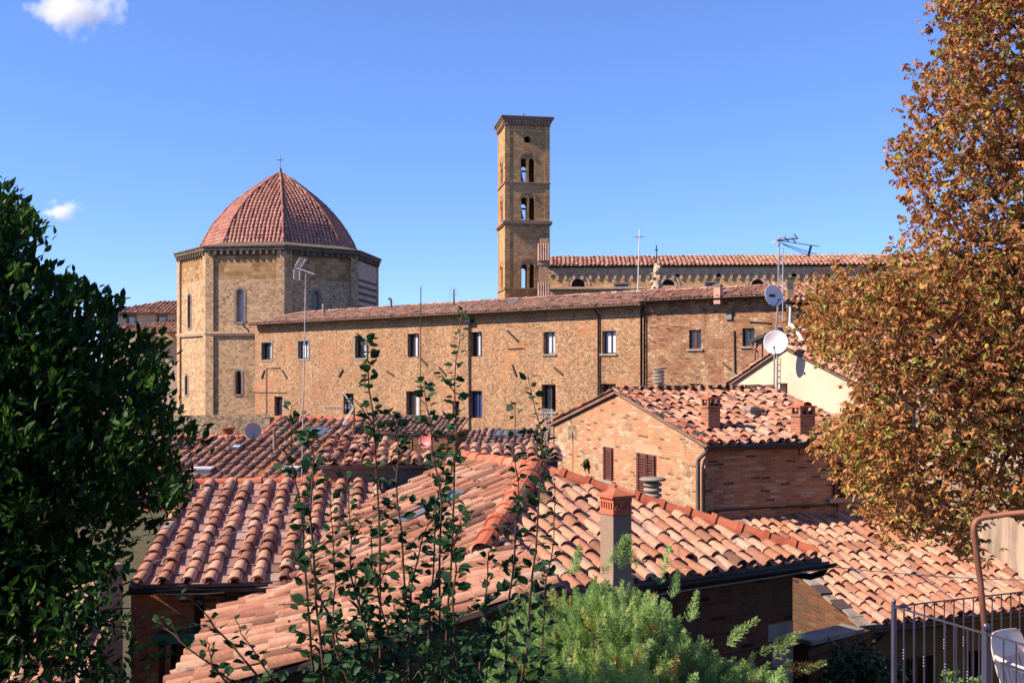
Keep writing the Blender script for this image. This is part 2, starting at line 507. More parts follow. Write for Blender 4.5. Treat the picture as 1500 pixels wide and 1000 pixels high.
class MB:
    """collects polygons in world space; build() links them as ONE mesh"""
    def __init__(s):
        s.v, s.f, s.mi, s.sm = [], [], [], []
    def poly(s, pts, mi=0, sm=False):
        b = len(s.v)
        s.v += [tuple(p) for p in pts]
        s.f.append(tuple(range(b, b + len(pts))))
        s.mi.append(mi)
        s.sm.append(sm)
    def grid(s, rows, mi=0, sm=True, close=False):
        b = len(s.v)
        n = len(rows[0])
        for r in rows:
            s.v += [tuple(p) for p in r]
        for i in range(len(rows) - 1):
            for j in range(n if close else n - 1):
                k = (j + 1) % n
                s.f.append((b + i * n + j, b + i * n + k, b + (i + 1) * n + k, b + (i + 1) * n + j))
                s.mi.append(mi)
                s.sm.append(sm)
    def box(s, c, sx, sy, sz, ang=0, mi=0, bev=0):
        """box centred at c, sizes, rotated about z by ang"""
        c = Vector(c)
        ca, sa = math.cos(ang), math.sin(ang)
        ex, ey = Vector((ca, sa, 0)) * sx / 2, Vector((-sa, ca, 0)) * sy / 2
        ez = Vector((0, 0, sz / 2))
        s.obox(c, ex, ey, ez, mi)
    def obox(s, c, ex, ey, ez, mi=0):
        c, ex, ey, ez = Vector(c), Vector(ex), Vector(ey), Vector(ez)
        P = lambda a, b, d: c + ex * a + ey * b + ez * d
        for q in (((-1, -1, -1), (1, -1, -1), (1, -1, 1), (-1, -1, 1)), ((1, 1, -1), (-1, 1, -1), (-1, 1, 1), (1, 1, 1)),
                  ((-1, 1, -1), (-1, -1, -1), (-1, -1, 1), (-1, 1, 1)), ((1, -1, -1), (1, 1, -1), (1, 1, 1), (1, -1, 1)),
                  ((-1, -1, 1), (1, -1, 1), (1, 1, 1), (-1, 1, 1)), ((-1, 1, -1), (1, 1, -1), (1, -1, -1), (-1, -1, -1))):
            s.poly([P(*k) for k in q], mi)
    def bar(s, a, b, w, h=None, mi=0):
        a, b = Vector(a), Vector(b)
        d = b - a
        L = d.length
        d.normalize()
        up = Vector((0, 0, 1)) if abs(d.z) < .95 else Vector((0, 1, 0))
        x = d.cross(up).normalized()
        y = x.cross(d).normalized()
        s.obox((a + b) / 2, d * L / 2, x * w / 2, y * (h or w) / 2, mi)
    def tube(s, pts, rad, n=6, mi=0, cap=True):
        pts = [Vector(p) for p in pts]
        if not isinstance(rad, (list, tuple)):
            rad = [rad] * len(pts)
        rows = []
        pu = None
        for i, p in enumerate(pts):
            d = (pts[min(i + 1, len(pts) - 1)] - pts[max(i - 1, 0)]).normalized()
            if pu is None:
                up = Vector((0, 0, 1)) if abs(d.z) < .9 else Vector((1, 0, 0))
                x = d.cross(up).normalized()
            else:
                x = (pu - d * pu.dot(d)).normalized()
            pu = x
            y = d.cross(x)
            rows.append([p + (x * math.cos(2 * math.pi * k / n) + y * math.sin(2 * math.pi * k / n)) * rad[i] for k in range(n)])
        s.grid(rows, mi, True, True)
        if cap:
            s.poly(rows[0][::-1], mi)
            s.poly(rows[-1], mi)
    def lathe(s, c, prof, n=12, mi=0, axis=None, xax=None):
        """profile of (radius, height) about the axis through c"""
        c = Vector(c)
        ax = Vector(axis or (0, 0, 1)).normalized()
        up = Vector((0, 0, 1)) if abs(ax.z) < .9 else Vector((1, 0, 0))
        x = ax.cross(up).normalized()
        y = ax.cross(x)
        rows = [[c + ax * h + (x * math.cos(2 * math.pi * k / n) + y * math.sin(2 * math.pi * k / n)) * max(r, 1e-4) for k in range(n)] for r, h in prof]
        s.grid(rows, mi, True, True)
    def build(s, name, mats, parent=None):
        me = bpy.data.meshes.new(name)
        me.from_pydata(s.v, [], s.f)
        me.polygons.foreach_set('material_index', s.mi)
        me.polygons.foreach_set('use_smooth', s.sm)
        uvl = me.uv_layers.new(name='UVMap')
        uv = []
        me.update()
        for p in me.polygons:
            nx, ny, nz = p.normal
            h = math.hypot(nx, ny)
            if h > .5:
                tx, ty = -ny / h, nx / h
                for vi in p.vertices:
                    x, y, z = s.v[vi]
                    uv += [x * tx + y * ty + round(math.atan2(ny, nx) * 3, 1), z]
            else:
                for vi in p.vertices:
                    x, y, z = s.v[vi]
                    uv += [x, y]
        uvl.data.foreach_set('uv', uv)
        return link(name, me, mats, parent)

class AB:
    """numpy polygon soup with a per-vertex tint"""
    def __init__(s):
        s.v, s.fl, s.t, s.n = [], [], [], 0
    def add(s, V, faces, tint, mi=0, smooth=True):
        """V (n,k,3), faces list of index tuples on k, tint (n,)"""
        n, k, _ = V.shape
        s.v.append(V.reshape(-1, 3))
        s.t.append(np.repeat(tint, k))
        off = (np.arange(n) * k + s.n)[:, None]
        by = {}
        for f in faces:
            by.setdefault(len(f), []).append(f)
        for ln, fs in by.items():
            fa = np.array(fs).reshape(1, -1, ln) + off[:, :, None]
            s.fl.append((fa.reshape(-1, ln), mi, smooth))
        s.n += n * k
    def poly(s, pts, mi=0, tint=.5):
        s.add(np.array([[tuple(p) for p in pts]], float), [tuple(range(len(pts)))], np.array([tint]), mi, False)
    def build(s, name, mats, parent=None):
        me = bpy.data.meshes.new(name)
        V = np.concatenate(s.v).astype(np.float32)
        me.vertices.add(len(V))
        me.vertices.foreach_set('co', V.ravel())
        loops = np.concatenate([f.ravel() for f, _, _ in s.fl]).astype(np.int32)
        tot = np.concatenate([np.full(len(f), f.shape[1]) for f, _, _ in s.fl])
        start = np.concatenate([[0], np.cumsum(tot)[:-1]]).astype(np.int32)
        me.loops.add(len(loops))
        me.loops.foreach_set('vertex_index', loops)
        me.polygons.add(len(tot))
        me.polygons.foreach_set('loop_start', start)
        me.polygons.foreach_set('material_index', np.concatenate([np.full(len(f), m) for f, m, _ in s.fl]).astype(np.int32))
        me.polygons.foreach_set('use_smooth', np.concatenate([np.full(len(f), sm) for f, _, sm in s.fl]).astype(bool))
        me.update(calc_edges=True)
        a = me.attributes.new('tint', 'FLOAT', 'POINT')
        a.data.foreach_set('value', np.concatenate(s.t).astype(np.float32))
        return link(name, me, mats, parent)

# ---------------------------------------------------------------- helpers: walls and windows
class Wall:
    """vertical wall plane, p0 to p1 left to right as the viewer sees it"""
    def __init__(s, p0, p1):
        s.p0 = Vector((p0[0], p0[1], 0))
        d = Vector((p1[0] - p0[0], p1[1] - p0[1], 0))
        s.L = d.length
        s.d = d / s.L
        s.n = Vector((s.d.y, -s.d.x, 0))
    def u(s, px):
        k = (px - 750) / F
        return (k * s.p0.y - s.p0.x) / (s.d.x - k * s.d.y)
    def Y(s, u):
        return s.p0.y + s.d.y * u
    def z(s, px, py):
        return EZ + (HZ - py) / F * s.Y(s.u(px))
    def uz(s, px, py):
        return (s.u(px), s.z(px, py))
    def pt(s, u, z, off=0.0):
        p = s.p0 + s.d * u + s.n * off
        return Vector((p.x, p.y, z))
    def px(s, px, py, off=0.0):
        u = s.u(px)
        return s.pt(u, s.z(px, py), off)
    def panel(s, mb, poly, holes=(), depth=.2, mi=0, mir=0, off=0.0):
        loops = [[Vector((u, z, 0)) for u, z in poly]] + [[Vector((u, z, 0)) for u, z in h] for h in holes]
        flat = [p for l in loops for p in l]
        for tri in tessellate_polygon(loops):
            a, b, c = (flat[i] for i in tri)
            if (b - a).cross(c - a).z < 0:
                b, c = c, b
            mb.poly([s.pt(p.x, p.y, off) for p in (a, b, c)], mi)
        for h in holes:
            n = len(h)
            for i in range(n):
                (u0, z0), (u1, z1) = h[i], h[(i + 1) % n]
                mb.poly([s.pt(u0, z0, off), s.pt(u1, z1, off), s.pt(u1, z1, off - depth), s.pt(u0, z0, off - depth)], mir)
    def slab(s, mb, u0, u1, z0, z1, o0, o1, mi=0):
        c = s.pt((u0 + u1) / 2, (z0 + z1) / 2, (o0 + o1) / 2)
        mb.obox(c, s.d * (u1 - u0) / 2, s.n * (o1 - o0) / 2, Vector((0, 0, (z1 - z0) / 2)), mi)

def rect(u0, u1, z0, z1):
    return [(u0, z0), (u1, z0), (u1, z1), (u0, z1)]

def arch(u0, u1, z0, z1, n=8):
    r = (u1 - u0) / 2
    c = (u0 + u1) / 2
    return [(u0, z0), (u1, z0)] + [(c + r * math.cos(math.pi * i / n), z1 - r + r * math.sin(math.pi * i / n)) for i in range(n + 1)]

def window(bld, W, r, leaves='dc', frame='frame_dark', depth=.2, surround=False, sill=False, head=None, mull=True, grow=0, label=None, shutter=None):
    """pixel rect r on wall W; leaves: d dark glass, c pale pane, o open/black, b blue, y ochre"""
    x0, y0, x1, y1 = r
    u0, u1 = W.u(x0), W.u(x1)
    xm = (x0 + x1) / 2
    z0, z1 = W.z(xm, y1), W.z(xm, y0)
    w, h = u1 - u0, z1 - z0
    mb = MB()
    t = min(.07, w * .1)
    for a, b, c, d in ((u0, u0 + t, z0, z1), (u1 - t, u1, z0, z1), (u0 + t, u1 - t, z0, z0 + t), (u0 + t, u1 - t, z1 - t, z1)):
        W.slab(mb, a, b, c, d, -depth - .05, -depth + .02)
    n = len(leaves)
    cuts = [u0 + t + (w - 2 * t) * i / n for i in range(n + 1)]
    for c in cuts[1:-1]:
        W.slab(mb, c - t * .55, c + t * .55, z0 + t, z1 - t, -depth - .05, -depth + .03)
    f = mb.build('window', frame, bld)
    if label:
        f['label'] = label
    for i, k in enumerate(leaves):
        p = MB()
        o = -depth - .015 if k != 'o' else -depth - .45
        mt = {'d': 'glass', 'c': 'pale_pane', 'o': 'dark_room', 'b': 'door_blue', 'y': 'shutter_yellow', 's': 'shutter', 'w': 'sheet_white'}[k]
        if k in 'ys':
            m = max(6, int(h / .07))
            a, b = cuts[i] + .02, cuts[i + 1] - .02
            for j in range(m):
                zz = z0 + t + (h - 2 * t) * (j + .5) / m
                c = W.pt((a + b) / 2, zz, -depth + .02)
                p.obox(c, W.d * (b - a) / 2, W.n * .03 + Vector((0, 0, -.016)), Vector((0, 0, .006)) + W.n * .002)
            W.slab(p, a, a + .05, z0, z1, -depth + .0, -depth + .06)
            W.slab(p, b - .05, b, z0, z1, -depth + .0, -depth + .06)
            W.slab(p, a, b, z0 + t, z1 - t, -depth - .03, -depth - .02)
            p.build('shutter', mt, f)
        elif k == 'o':
            a, b = cuts[i], cuts[i + 1]
            p.poly([W.pt(a, z0, o), W.pt(b, z0, o), W.pt(b, z1, o), W.pt(a, z1, o)])
            p.build('opening', mt, f)
        else:
            a, b = cuts[i], cuts[i + 1]
            p.poly([W.pt(a, z0 + t, o), W.pt(b, z0 + t, o), W.pt(b, z1 - t, o), W.pt(a, z1 - t, o)])
            p.build('pane' if k in 'dc' else 'panel', mt, f)
    if surround:
        s = MB()
        b = .16
        for q in ((u0 - b, u0, z0 - b, z1 + b), (u1, u1 + b, z0 - b, z1 + b), (u0, u1, z1, z1 + b), (u0, u1, z0 - b, z0)):
            W.slab(s, *q, -.1, .035)
        s.build('surround', 'surround', f)
    if sill:
        s = MB()
        W.slab(s, u0 - .12, u1 + .12, z0 - .1, z0, -.15, .1)
        s.build('sill', 'sill', f)
    return rect(u0, u1, z0, z1)

# ---------------------------------------------------------------- helpers: tiled roofs
class Plane:
    """roof plane: origin O, eave direction angle, pitch; u along eave, v up the slope"""
    def __init__(s, O, e, pitch):
        s.O = Vector(O)
        e = Vector((e[0], e[1], 0)).normalized()
        s.E = e
        h = Vector((-e.y, e.x, 0))
        p = R(pitch)
        s.V = h * math.cos(p) + Vector((0, 0, math.sin(p)))
        s.N = s.E.cross(s.V)
    def uv(s, px, py):
        d = Vector(((px - 750) / F, 1, (HZ - py) / F))
        eye = Vector((0, 0, EZ))
        t = (s.O - eye).dot(s.N) / d.dot(s.N)
        q = eye + d * t - s.O
        return (q.dot(s.E), q.dot(s.V))
    def pt(s, u, v, w=0.0):
        return s.O + s.E * u + s.V * v + s.N * w
    def proj(s, P):
        q = Vector(P) - s.O
        return (q.dot(s.E), q.dot(s.V))

def inpoly(u, v, poly):
    ins = np.zeros(len(u), bool)
    n = len(poly)
    for i in range(n):
        x0, y0 = poly[i]
        x1, y1 = poly[(i + 1) % n]
        c = ((y0 > v) != (y1 > v)) & (u < (x1 - x0) * (v - y0) / (y1 - y0 + 1e-12) + x0)
        ins ^= c
    return ins

def tile_field(ab, P, poly, s=.24, l=.34, r=.088, pan='coppo', mi=0, mip=1, jit=1.0, dark=0.0, n=6, eave_alt=True, flat=1.0):
    """rows of cover tiles over pan tiles on plane P inside poly (u,v)"""
    us = [p[0] for p in poly]
    vs = [p[1] for p in poly]
    ug = np.arange(min(us) + s * .5, max(us), s)
    vg = np.arange(min(vs), max(vs), l)
    U, Vv = np.meshgrid(ug, vg)
    coloff = rng.normal(0, .02 * jit, len(ug))
    row = (rng.uniform(-.25, .25, len(ug)) * l * min(1, jit))
    U = (U + coloff[None, :]).ravel()
    Vb = (Vv + row[None, :] * (Vv > min(vs) + .1)).ravel()
    keep = inpoly(U, Vb + l * .45, poly)
    U, Vb = U[keep], Vb[keep]
    m = len(U)
    if m == 0:
        return
    E, Vd, N = (np.array(x) for x in (P.E, P.V, P.N))
    O = np.array(P.O)
    L = l * 1.28
    # cover tile template
    ang = np.linspace(0, math.pi, n + 1)
    tmpl = []
    for (rr, hh, v, w) in ((r, r * .86 * flat, 0, .034), (r * .80, r * .68 * flat, L, .006)):
        tmpl.append(np.stack([np.cos(ang) * rr, np.full(n + 1, v), np.sin(ang) * hh + w], 1))
    rim = np.stack([np.cos(ang) * r * .80, np.zeros(n + 1), np.sin(ang) * r * .86 * .74 * flat + .034], 1)
    plug = rim.copy()
    plug[:, 1] = .09
    T = np.concatenate(tmpl + [tmpl[0], rim, plug])
    k = n + 1
    f = [(i, i + 1, k + i + 1, k + i) for i in range(n)]
    f2 = [(2 * k + i, 3 * k + i, 3 * k + i + 1, 2 * k + i + 1) for i in range(n)] + [(3 * k + i, 4 * k + i, 4 * k + i + 1, 3 * k + i + 1) for i in range(n)] + [tuple(range(4 * k, 5 * k))]
    a = rng.normal(0, .028 * jit, m)
    sc = rng.normal(1, .06, m)
    du = rng.normal(0, .007 * jit, m)
    dv = rng.normal(0, .02 * jit, m)
    dw = rng.normal(0, .005 * jit, m) + .012
    tilt = rng.normal(0, .012 * jit, m)
    slip = rng.random(m) < .03 * jit
    a = np.where(slip, a * 3, a)
    dv = np.where(slip, dv - .06, dv)
    loc = np.repeat(T[None], m, 0)
    x = loc[:, :, 0] * sc[:, None]
    y = loc[:, :, 1]
    z = loc[:, :, 2] * sc[:, None] + tilt[:, None] * y
    cx = x * np.cos(a)[:, None] - y * np.sin(a)[:, None]
    cy = x * np.sin(a)[:, None] + y * np.cos(a)[:, None]
    uu = (U + du)[:, None] + cx
    vv = (Vb + dv)[:, None] + cy
    ww = z + dw[:, None]
    W = O + uu[..., None] * E + vv[..., None] * Vd + ww[..., None] * N
    tint = np.clip(rng.beta(1.6, 1.5, m) - dark, 0, 1)
    tint = np.where(rng.random(m) < .06, rng.random(m), tint)
    ab.add(W, f, tint, mi, True)
    # the rim and inside of every tile share its tint
    ab.add(W, f2, tint, mi, False)
    # pans
    Up = U + s * .5
    keep2 = inpoly(np.concatenate([Up, U - s * .5]), np.concatenate([Vb, Vb]) + l * .45, poly)
    Ua = np.concatenate([Up, U - s * .5])
    Va = np.concatenate([Vb, Vb])
    key = np.round(Ua / s * 2).astype(int) * 100000 + np.round(Va / l * 2).astype(int)
    _, idx = np.unique(key, return_index=True)
    idx = idx[keep2[idx]]
    Ua, Va = Ua[idx], Va[idx]
    m = len(Ua)
    if m == 0:
        return
    if pan == 'coppo':
        q = np.linspace(-1, 1, 5)
        hw = s * .44
        prof = (q ** 2) * .045 * flat
    else:
        q = np.array([-1, -.82, .82, 1.0])
        hw = s * .5 - .02
        prof = np.array([.03, .004, .004, .03])
    kk = len(q)
    A = np.stack([q * hw, np.full(kk, -.01), prof + .026], 1)
    B = np.stack([q * hw, np.full(kk, L), prof + .004], 1)
    C = A.copy()
    C[:, 2] -= .022
    T = np.concatenate([A, B, A, C])
    f = [(i, i + 1, kk + i + 1, kk + i) for i in range(kk - 1)]
    f2 = [(2 * kk + i, 3 * kk + i, 3 * kk + i + 1, 2 * kk + i + 1) for i in range(kk - 1)]
    a = rng.normal(0, .012 * jit, m)
    loc = np.repeat(T[None], m, 0)
    x, y, z = loc[:, :, 0], loc[:, :, 1], loc[:, :, 2]
    uu = Ua[:, None] + x - y * a[:, None]
    vv = (Va + rng.normal(0, .01 * jit, m))[:, None] + y
    ww = z + rng.normal(0, .003, m)[:, None]
    W = O + uu[..., None] * E + vv[..., None] * Vd + ww[..., None] * N
    tint = np.clip(rng.beta(2, 2, m), 0, 1)
    ab.add(W, f, tint, mip, False)
    ab.add(W, f2, tint, mip, False)

def deck(ab, P, poly, mi=2, th=.06, top=-.004):
    pts = [P.pt(u, v, top) for u, v in poly]
    low = [P.pt(u, v, top - th) for u, v in poly]
    tr = tessellate_polygon([[Vector((u, v, 0)) for u, v in poly]])
    for t in tr:
        ab.poly([pts[i] for i in t], mi)
        ab.poly([low[i] for i in t], mi)
    n = len(poly)
    for i in range(n):
        j = (i + 1) % n
        ab.poly([pts[i], pts[j], low[j], low[i]], mi)

def ridge_caps(ab, A, B, l=.42, r=.12, mi=3, collar=True, lift=.02, dark=0.0):
    """half-round caps laid along A to B"""
    A, B = Vector(A), Vector(B)
    d = B - A
    Lg = d.length
    n = max(1, int(round(Lg / l)))
    d.normalize()
    x = d.cross(Vector((0, 0, 1))).normalized()
    up = x.cross(d)
    k = 8
    ang = np.linspace(-.25, math.pi + .25, k + 1)
    st = Lg / n
    secs = [(0, r * .9), (st * .82, r), (st * .82, r * 1.17), (st * 1.04, r * 1.2)] if collar else [(0, r * .86), (st * 1.08, r)]
    T = np.concatenate([np.stack([np.cos(ang) * rr, np.full(k + 1, v), np.sin(ang) * rr], 1) for v, rr in secs] + [np.stack([np.cos(ang) * secs[-1][1] * .8, np.full(k + 1, secs[-1][0]), np.sin(ang) * secs[-1][1] * .8], 1)])
    w = k + 1
    f = [(q * w + i, q * w + i + 1, (q + 1) * w + i + 1, (q + 1) * w + i) for q in range(len(secs)) for i in range(k)]
    V = []
    for i in range(n):
        a = random.gauss(0, .02)
        o = np.array(A + d * st * i + up * (lift + random.gauss(0, .006)))
        V.append(o + T[:, :1] * np.array(x + d * a) + T[:, 1:2] * np.array(d + x * -a) + T[:, 2:] * np.array(up))
    ab.add(np.array(V), f, np.clip(rng.random(n) - dark, 0, 1), mi, False)

def add_roof(bld, P, poly, mats=('tile', 'tile', 'under', 'ridge'), ridges=(), ridge_kw=None, extra=None, label=None, **kw):
    ab = AB()
    deck(ab, P, poly)
    tile_field(ab, P, poly, **kw)
    for a, b in ridges:
        ridge_caps(ab, a, b, **(ridge_kw or {}))
    if extra:
        extra(ab)
    o = ab.build('roof', list(mats), bld)
    if label:
        o['label'] = label
    return o

def gutter(bld, a, b, r=.07, mat='gutter', n=8):
    a, b = Vector(a), Vector(b)
    d = (b - a).normalized()
    x = d.cross(Vector((0, 0, 1))).normalized()
    mb = MB()
    rows = []
    for p in (a, b):
        rows.append([p + x * r * math.cos(t) + Vector((0, 0, r * math.sin(t))) for t in np.linspace(math.pi, 2 * math.pi, n)])
    mb.grid(rows)
    rows2 = [[p + (q - p) * .88 for q in rw] for p, rw in zip((a, b), rows)]
    mb.grid(rows2)
    for i in (0, 1):
        for j in range(n - 1):
            mb.poly([rows[i][j], rows[i][j + 1], rows2[i][j + 1], rows2[i][j]])
    mb.tube([a + x * r, b + x * r], r * .14, 5)
    mb.tube([a - x * r, b - x * r], r * .14, 5)
    return mb.build('gutter', mat, bld)

def downpipe(bld, pts, r=.05, mat='gutter'):
    mb = MB()
    mb.tube(pts, r, 8)
    return mb.build('downpipe', mat, bld)

# ---------------------------------------------------------------- helpers: scattered leaves
LEAF_V = np.array([(0, 0, 0), (-.34, .28, .06), (-.36, .58, .05), (0, 1, -.08), (.36, .58, .05), (.34, .28, .06), (0, .3, -.02), (0, .62, -.03)])
LEAF_F = [(0, 6, 1), (1, 6, 7, 2), (2, 7, 3), (0, 5, 6), (5, 4, 7, 6), (4, 3, 7)]
SLIM_V = np.array([(0, 0, 0), (-.16, .5, .04), (-.13, .8, .0), (0, 1.0, -.12), (.13, .8, .0), (.16, .5, .04), (0, .5, -.03)])
SLIM_F = [(0, 6, 1), (1, 6, 3, 2), (0, 5, 6), (5, 4, 3, 6)]

def unit(a):
    return a / np.maximum(np.linalg.norm(a, axis=-1, keepdims=True), 1e-9)

def leaves(ab, pos, axis, size, tint, V=LEAF_V, Fc=LEAF_F, width=1.0, up=(0, 0, 1), roll=.5, mi=0, smooth=False):
    """place a leaf template at every pos, its length along axis"""
    n = len(pos)
    ax = unit(axis)
    upv = np.tile(np.array(up, float), (n, 1)) + rng.normal(0, roll, (n, 3))
    x = unit(np.cross(ax, upv))
    z = np.cross(x, ax)
    sz = np.asarray(size)[:, None, None] if np.ndim(size) else size
    W = pos[:, None, :] + sz * (V[None, :, 0:1] * width * x[:, None, :] + V[None, :, 1:2] * ax[:, None, :] + V[None, :, 2:3] * z[:, None, :])
    ab.add(W, Fc, tint, mi, smooth)

def sample_poly(poly, n):
    xs = [p[0] for p in poly]
    ys = [p[1] for p in poly]
    out = np.zeros((0, 2))
    while len(out) < n:
        u = rng.uniform(min(xs), max(xs), n * 2)
        v = rng.uniform(min(ys), max(ys), n * 2)
        k = inpoly(u, v, poly)
        out = np.concatenate([out, np.stack([u[k], v[k]], 1)])
    return out[:n]

def world_pts(pp, Y):
    return np.stack([(pp[:, 0] - 750) / F * Y, Y, EZ + (HZ - pp[:, 1]) / F * Y], 1)

# ---------------------------------------------------------------- the ground
TERR = [(-40, -1.7), (.8, -1.7), (2.2, -3.4), (12, -5.6), (18, -6.2), (30, -7.5), (50, -5.6), (130, -5.0), (3000, -5.0)]
def ground_z(y):
    for (a, za), (b, zb) in zip(TERR, TERR[1:]):
        if y <= b:
            return EZ + za + (zb - za) * (y - a) / (b - a)
    return EZ - 5
mb = MB()
ys = [-40, -5, .8, 1.5, 2.2, 4, 6, 8, 10, 12, 15, 18, 24, 30, 40, 50, 80, 130, 300, 800, 3000]
xs = [-3000, -600, -150, -60, -30, -15, -8, -4, 0, 4, 8, 15, 30, 60, 150, 600, 3000]
mb.grid([[Vector((x, y, ground_z(y))) for x in xs] for y in ys])
tag(mb.build('ground', 'ground'), kind='structure')

# low hills closing the horizon
mb = MB()
hx = np.linspace(-2600, 2600, 60)
rows = []
for j, (yy, k) in enumerate(((700, 0), (950, .6), (1250, 1.0), (1700, .8), (2400, 0))):
    rows.append([Vector((x, yy, EZ - 6 + k * (16 + 9 * math.sin(x * .004 + j) + 6 * math.sin(x * .011 + 2 * j)))) for x in hx])
mb.grid(rows)
tag(mb.build('hills', 'ground'), kind='structure')

# ---------------------------------------------------------------- building helpers
def sides(mb, W, u0, u1, z0, z1, dep, mi=0):
    a, b = W.pt(u0, 0), W.pt(u1, 0)
    c, d = b - W.n * dep, a - W.n * dep
    for p, q in ((d, a), (b, c), (c, d)):
        mb.poly([(p.x, p.y, z0), (q.x, q.y, z0), (q.x, q.y, z1), (p.x, p.y, z1)], mi)

def chimney(roof, P, px, py, w, h, style, ang=None, mat='chim_brick', d=None, name='chimney'):
    u, v = P.uv(px, py)
    c = P.pt(u, v)
    ang = math.atan2(P.E.y, P.E.x) if ang is None else ang
    d = d or w
    ex, ey = Vector((math.cos(ang), math.sin(ang), 0)), Vector((-math.sin(ang), math.cos(ang), 0))
    mb = MB()
    def bx(z0, z1, k, mi=0, kd=None):
        mb.obox(c + Vector((0, 0, (z0 + z1) / 2)), ex * w * k / 2, ey * d * (kd or k) / 2, Vector((0, 0, (z1 - z0) / 2)), mi)
    if style == 'brick':
        bx(-.4, h - .24, 1.0)
        bx(h - .24, h - .19, 1.18)
        for a in (-1, 1):
            for b in (-1, 1):
                mb.obox(c + ex * w * .42 * a + ey * d * .42 * b + Vector((0, 0, h - .12)), ex * w * .09, ey * d * .09, Vector((0, 0, .075)), 0)
            mb.obox(c + ey * d * .44 * a + Vector((0, 0, h - .12)), ex * w * .06, ey * d * .06, Vector((0, 0, .075)), 0)
        bx(h - .45, h - .13, .7, 2)
        bx(h - .045, h - .005, 1.15, 1)
        rows = []
        for t in np.linspace(0, math.pi, 7):
            o = ex * math.cos(t) * w * .3 + Vector((0, 0, h + math.sin(t) * w * .22))
            rows.append([c + o - ey * d * .5, c + o + ey * d * .5])
        mb.grid(rows, 1)
    elif style == 'cap':
        bx(-.5, h - .30, 1.0)
        mb.poly([c + ex * w * .75 * a + ey * d * .75 * b + Vector((0, 0, -.02)) for a, b in ((-1, -1), (1, -1), (1, 1), (-1, 1))], 0)
        for (a0, b0), (a1, b1) in (((-1, -1), (1, -1)), ((1, -1), (1, 1)), ((1, 1), (-1, 1)), ((-1, 1), (-1, -1))):
            mb.poly([c + ex * w * .78 * a0 + ey * d * .78 * b0 + Vector((0, 0, -.22)), c + ex * w * .78 * a1 + ey * d * .78 * b1 + Vector((0, 0, -.22)),
                     c + ex * w * .5 * a1 + ey * d * .5 * b1 + Vector((0, 0, .22)), c + ex * w * .5 * a0 + ey * d * .5 * b0 + Vector((0, 0, .22))], 0)
        bx(h - .30, h - .275, 1.12, 1)
        bx(h - .275, h - .235, 1.02, 1)
        for a in (-1, 1):
            for i in range(6):
                q = -.46 + .92 * i / 5
                mb.obox(c + ex * w * q + ey * d * .47 * a + Vector((0, 0, h - .19)), ex * w * .042, ey * d * .035, Vector((0, 0, .045)), 1)
                mb.obox(c + ey * d * q + ex * w * .47 * a + Vector((0, 0, h - .19)), ex * w * .035, ey * d * .042, Vector((0, 0, .045)), 1)
        bx(h - .145, h - .09, 1.04, 1)
        bx(h - .09, h - .06, 1.28, 1)
        for (a0, b0), (a1, b1) in (((-1, -1), (1, -1)), ((1, -1), (1, 1)), ((1, 1), (-1, 1)), ((-1, 1), (-1, -1))):
            mb.poly([c + ex * w * .62 * a0 + ey * d * .62 * b0 + Vector((0, 0, h - .06)), c + ex * w * .62 * a1 + ey * d * .62 * b1 + Vector((0, 0, h - .06)), c + Vector((0, 0, h + .03))], 1)
    elif style == 'box':
        bx(-.4, h - .10, 1.0)
        bx(h - .10, h - .04, 1.2, 1)
        bx(h - .04, h, .8, 1)
    elif style == 'banded':
        bx(-.4, h * .55, 1.0)
        for i in range(4):
            z = h * (.55 + .1 * i)
            bx(z, z + h * .055, 1.2, 1)
            bx(z + h * .055, z + h * .1, .85, 2)
        bx(h * .95, h, 1.25, 3)
    elif style == 'discs':
        mb.lathe(c, [(w * .42, -.4), (w * .42, h * .35)], 14)
        for i in range(4):
            z = h * (.30 + .14 * i)
            mb.lathe(c + Vector((0, 0, z)), [(w * .36, 0), (w * .5, .012), (w * .52, .04), (w * .46, .07), (w * .36, .078)], 16)
        mb.lathe(c + Vector((0, 0, h * .88)), [(w * .3, 0), (w * .66, .01), (w * .68, .045), (w * .6, .06), (0, .065)], 18)
    elif style == 'open':
        for a in (-1, 1):
            mb.obox(c + ex * w * .42 * a + Vector((0, 0, h * .4)), ex * w * .08, ey * d * .5, Vector((0, 0, h * .5)), 0)
        bx(-.3, h * .25, .8, 2)
        bx(h * .82, h * .92, 1.25, 1)
        bx(h * .92, h, .7, 1)
    return mb.build(name, [mat, 'terracotta' if style in ('cap', 'brick') else 'concrete', 'dark_room', 'tile_moss'], roof)

def skylight(roof, P, u0, u1, v0, v1, glass='skylight', lift=.12, name='skylight'):
    mb = MB()
    t = .06
    for a, b, c, d in ((u0, u1, v0, v0 + t), (u0, u1, v1 - t, v1), (u0, u0 + t, v0 + t, v1 - t), (u1 - t, u1, v0 + t, v1 - t)):
        mb.obox(P.pt((a + b) / 2, (c + d) / 2, lift / 2 + .02), P.E * (b - a) / 2, P.V * (d - c) / 2, P.N * lift / 2, 0)
    mb.poly([P.pt(*q, lift - .01) for q in ((u0 + t, v0 + t), (u1 - t, v0 + t), (u1 - t, v1 - t), (u0 + t, v1 - t))], 1)
    return mb.build(name, ['lead', glass], roof)

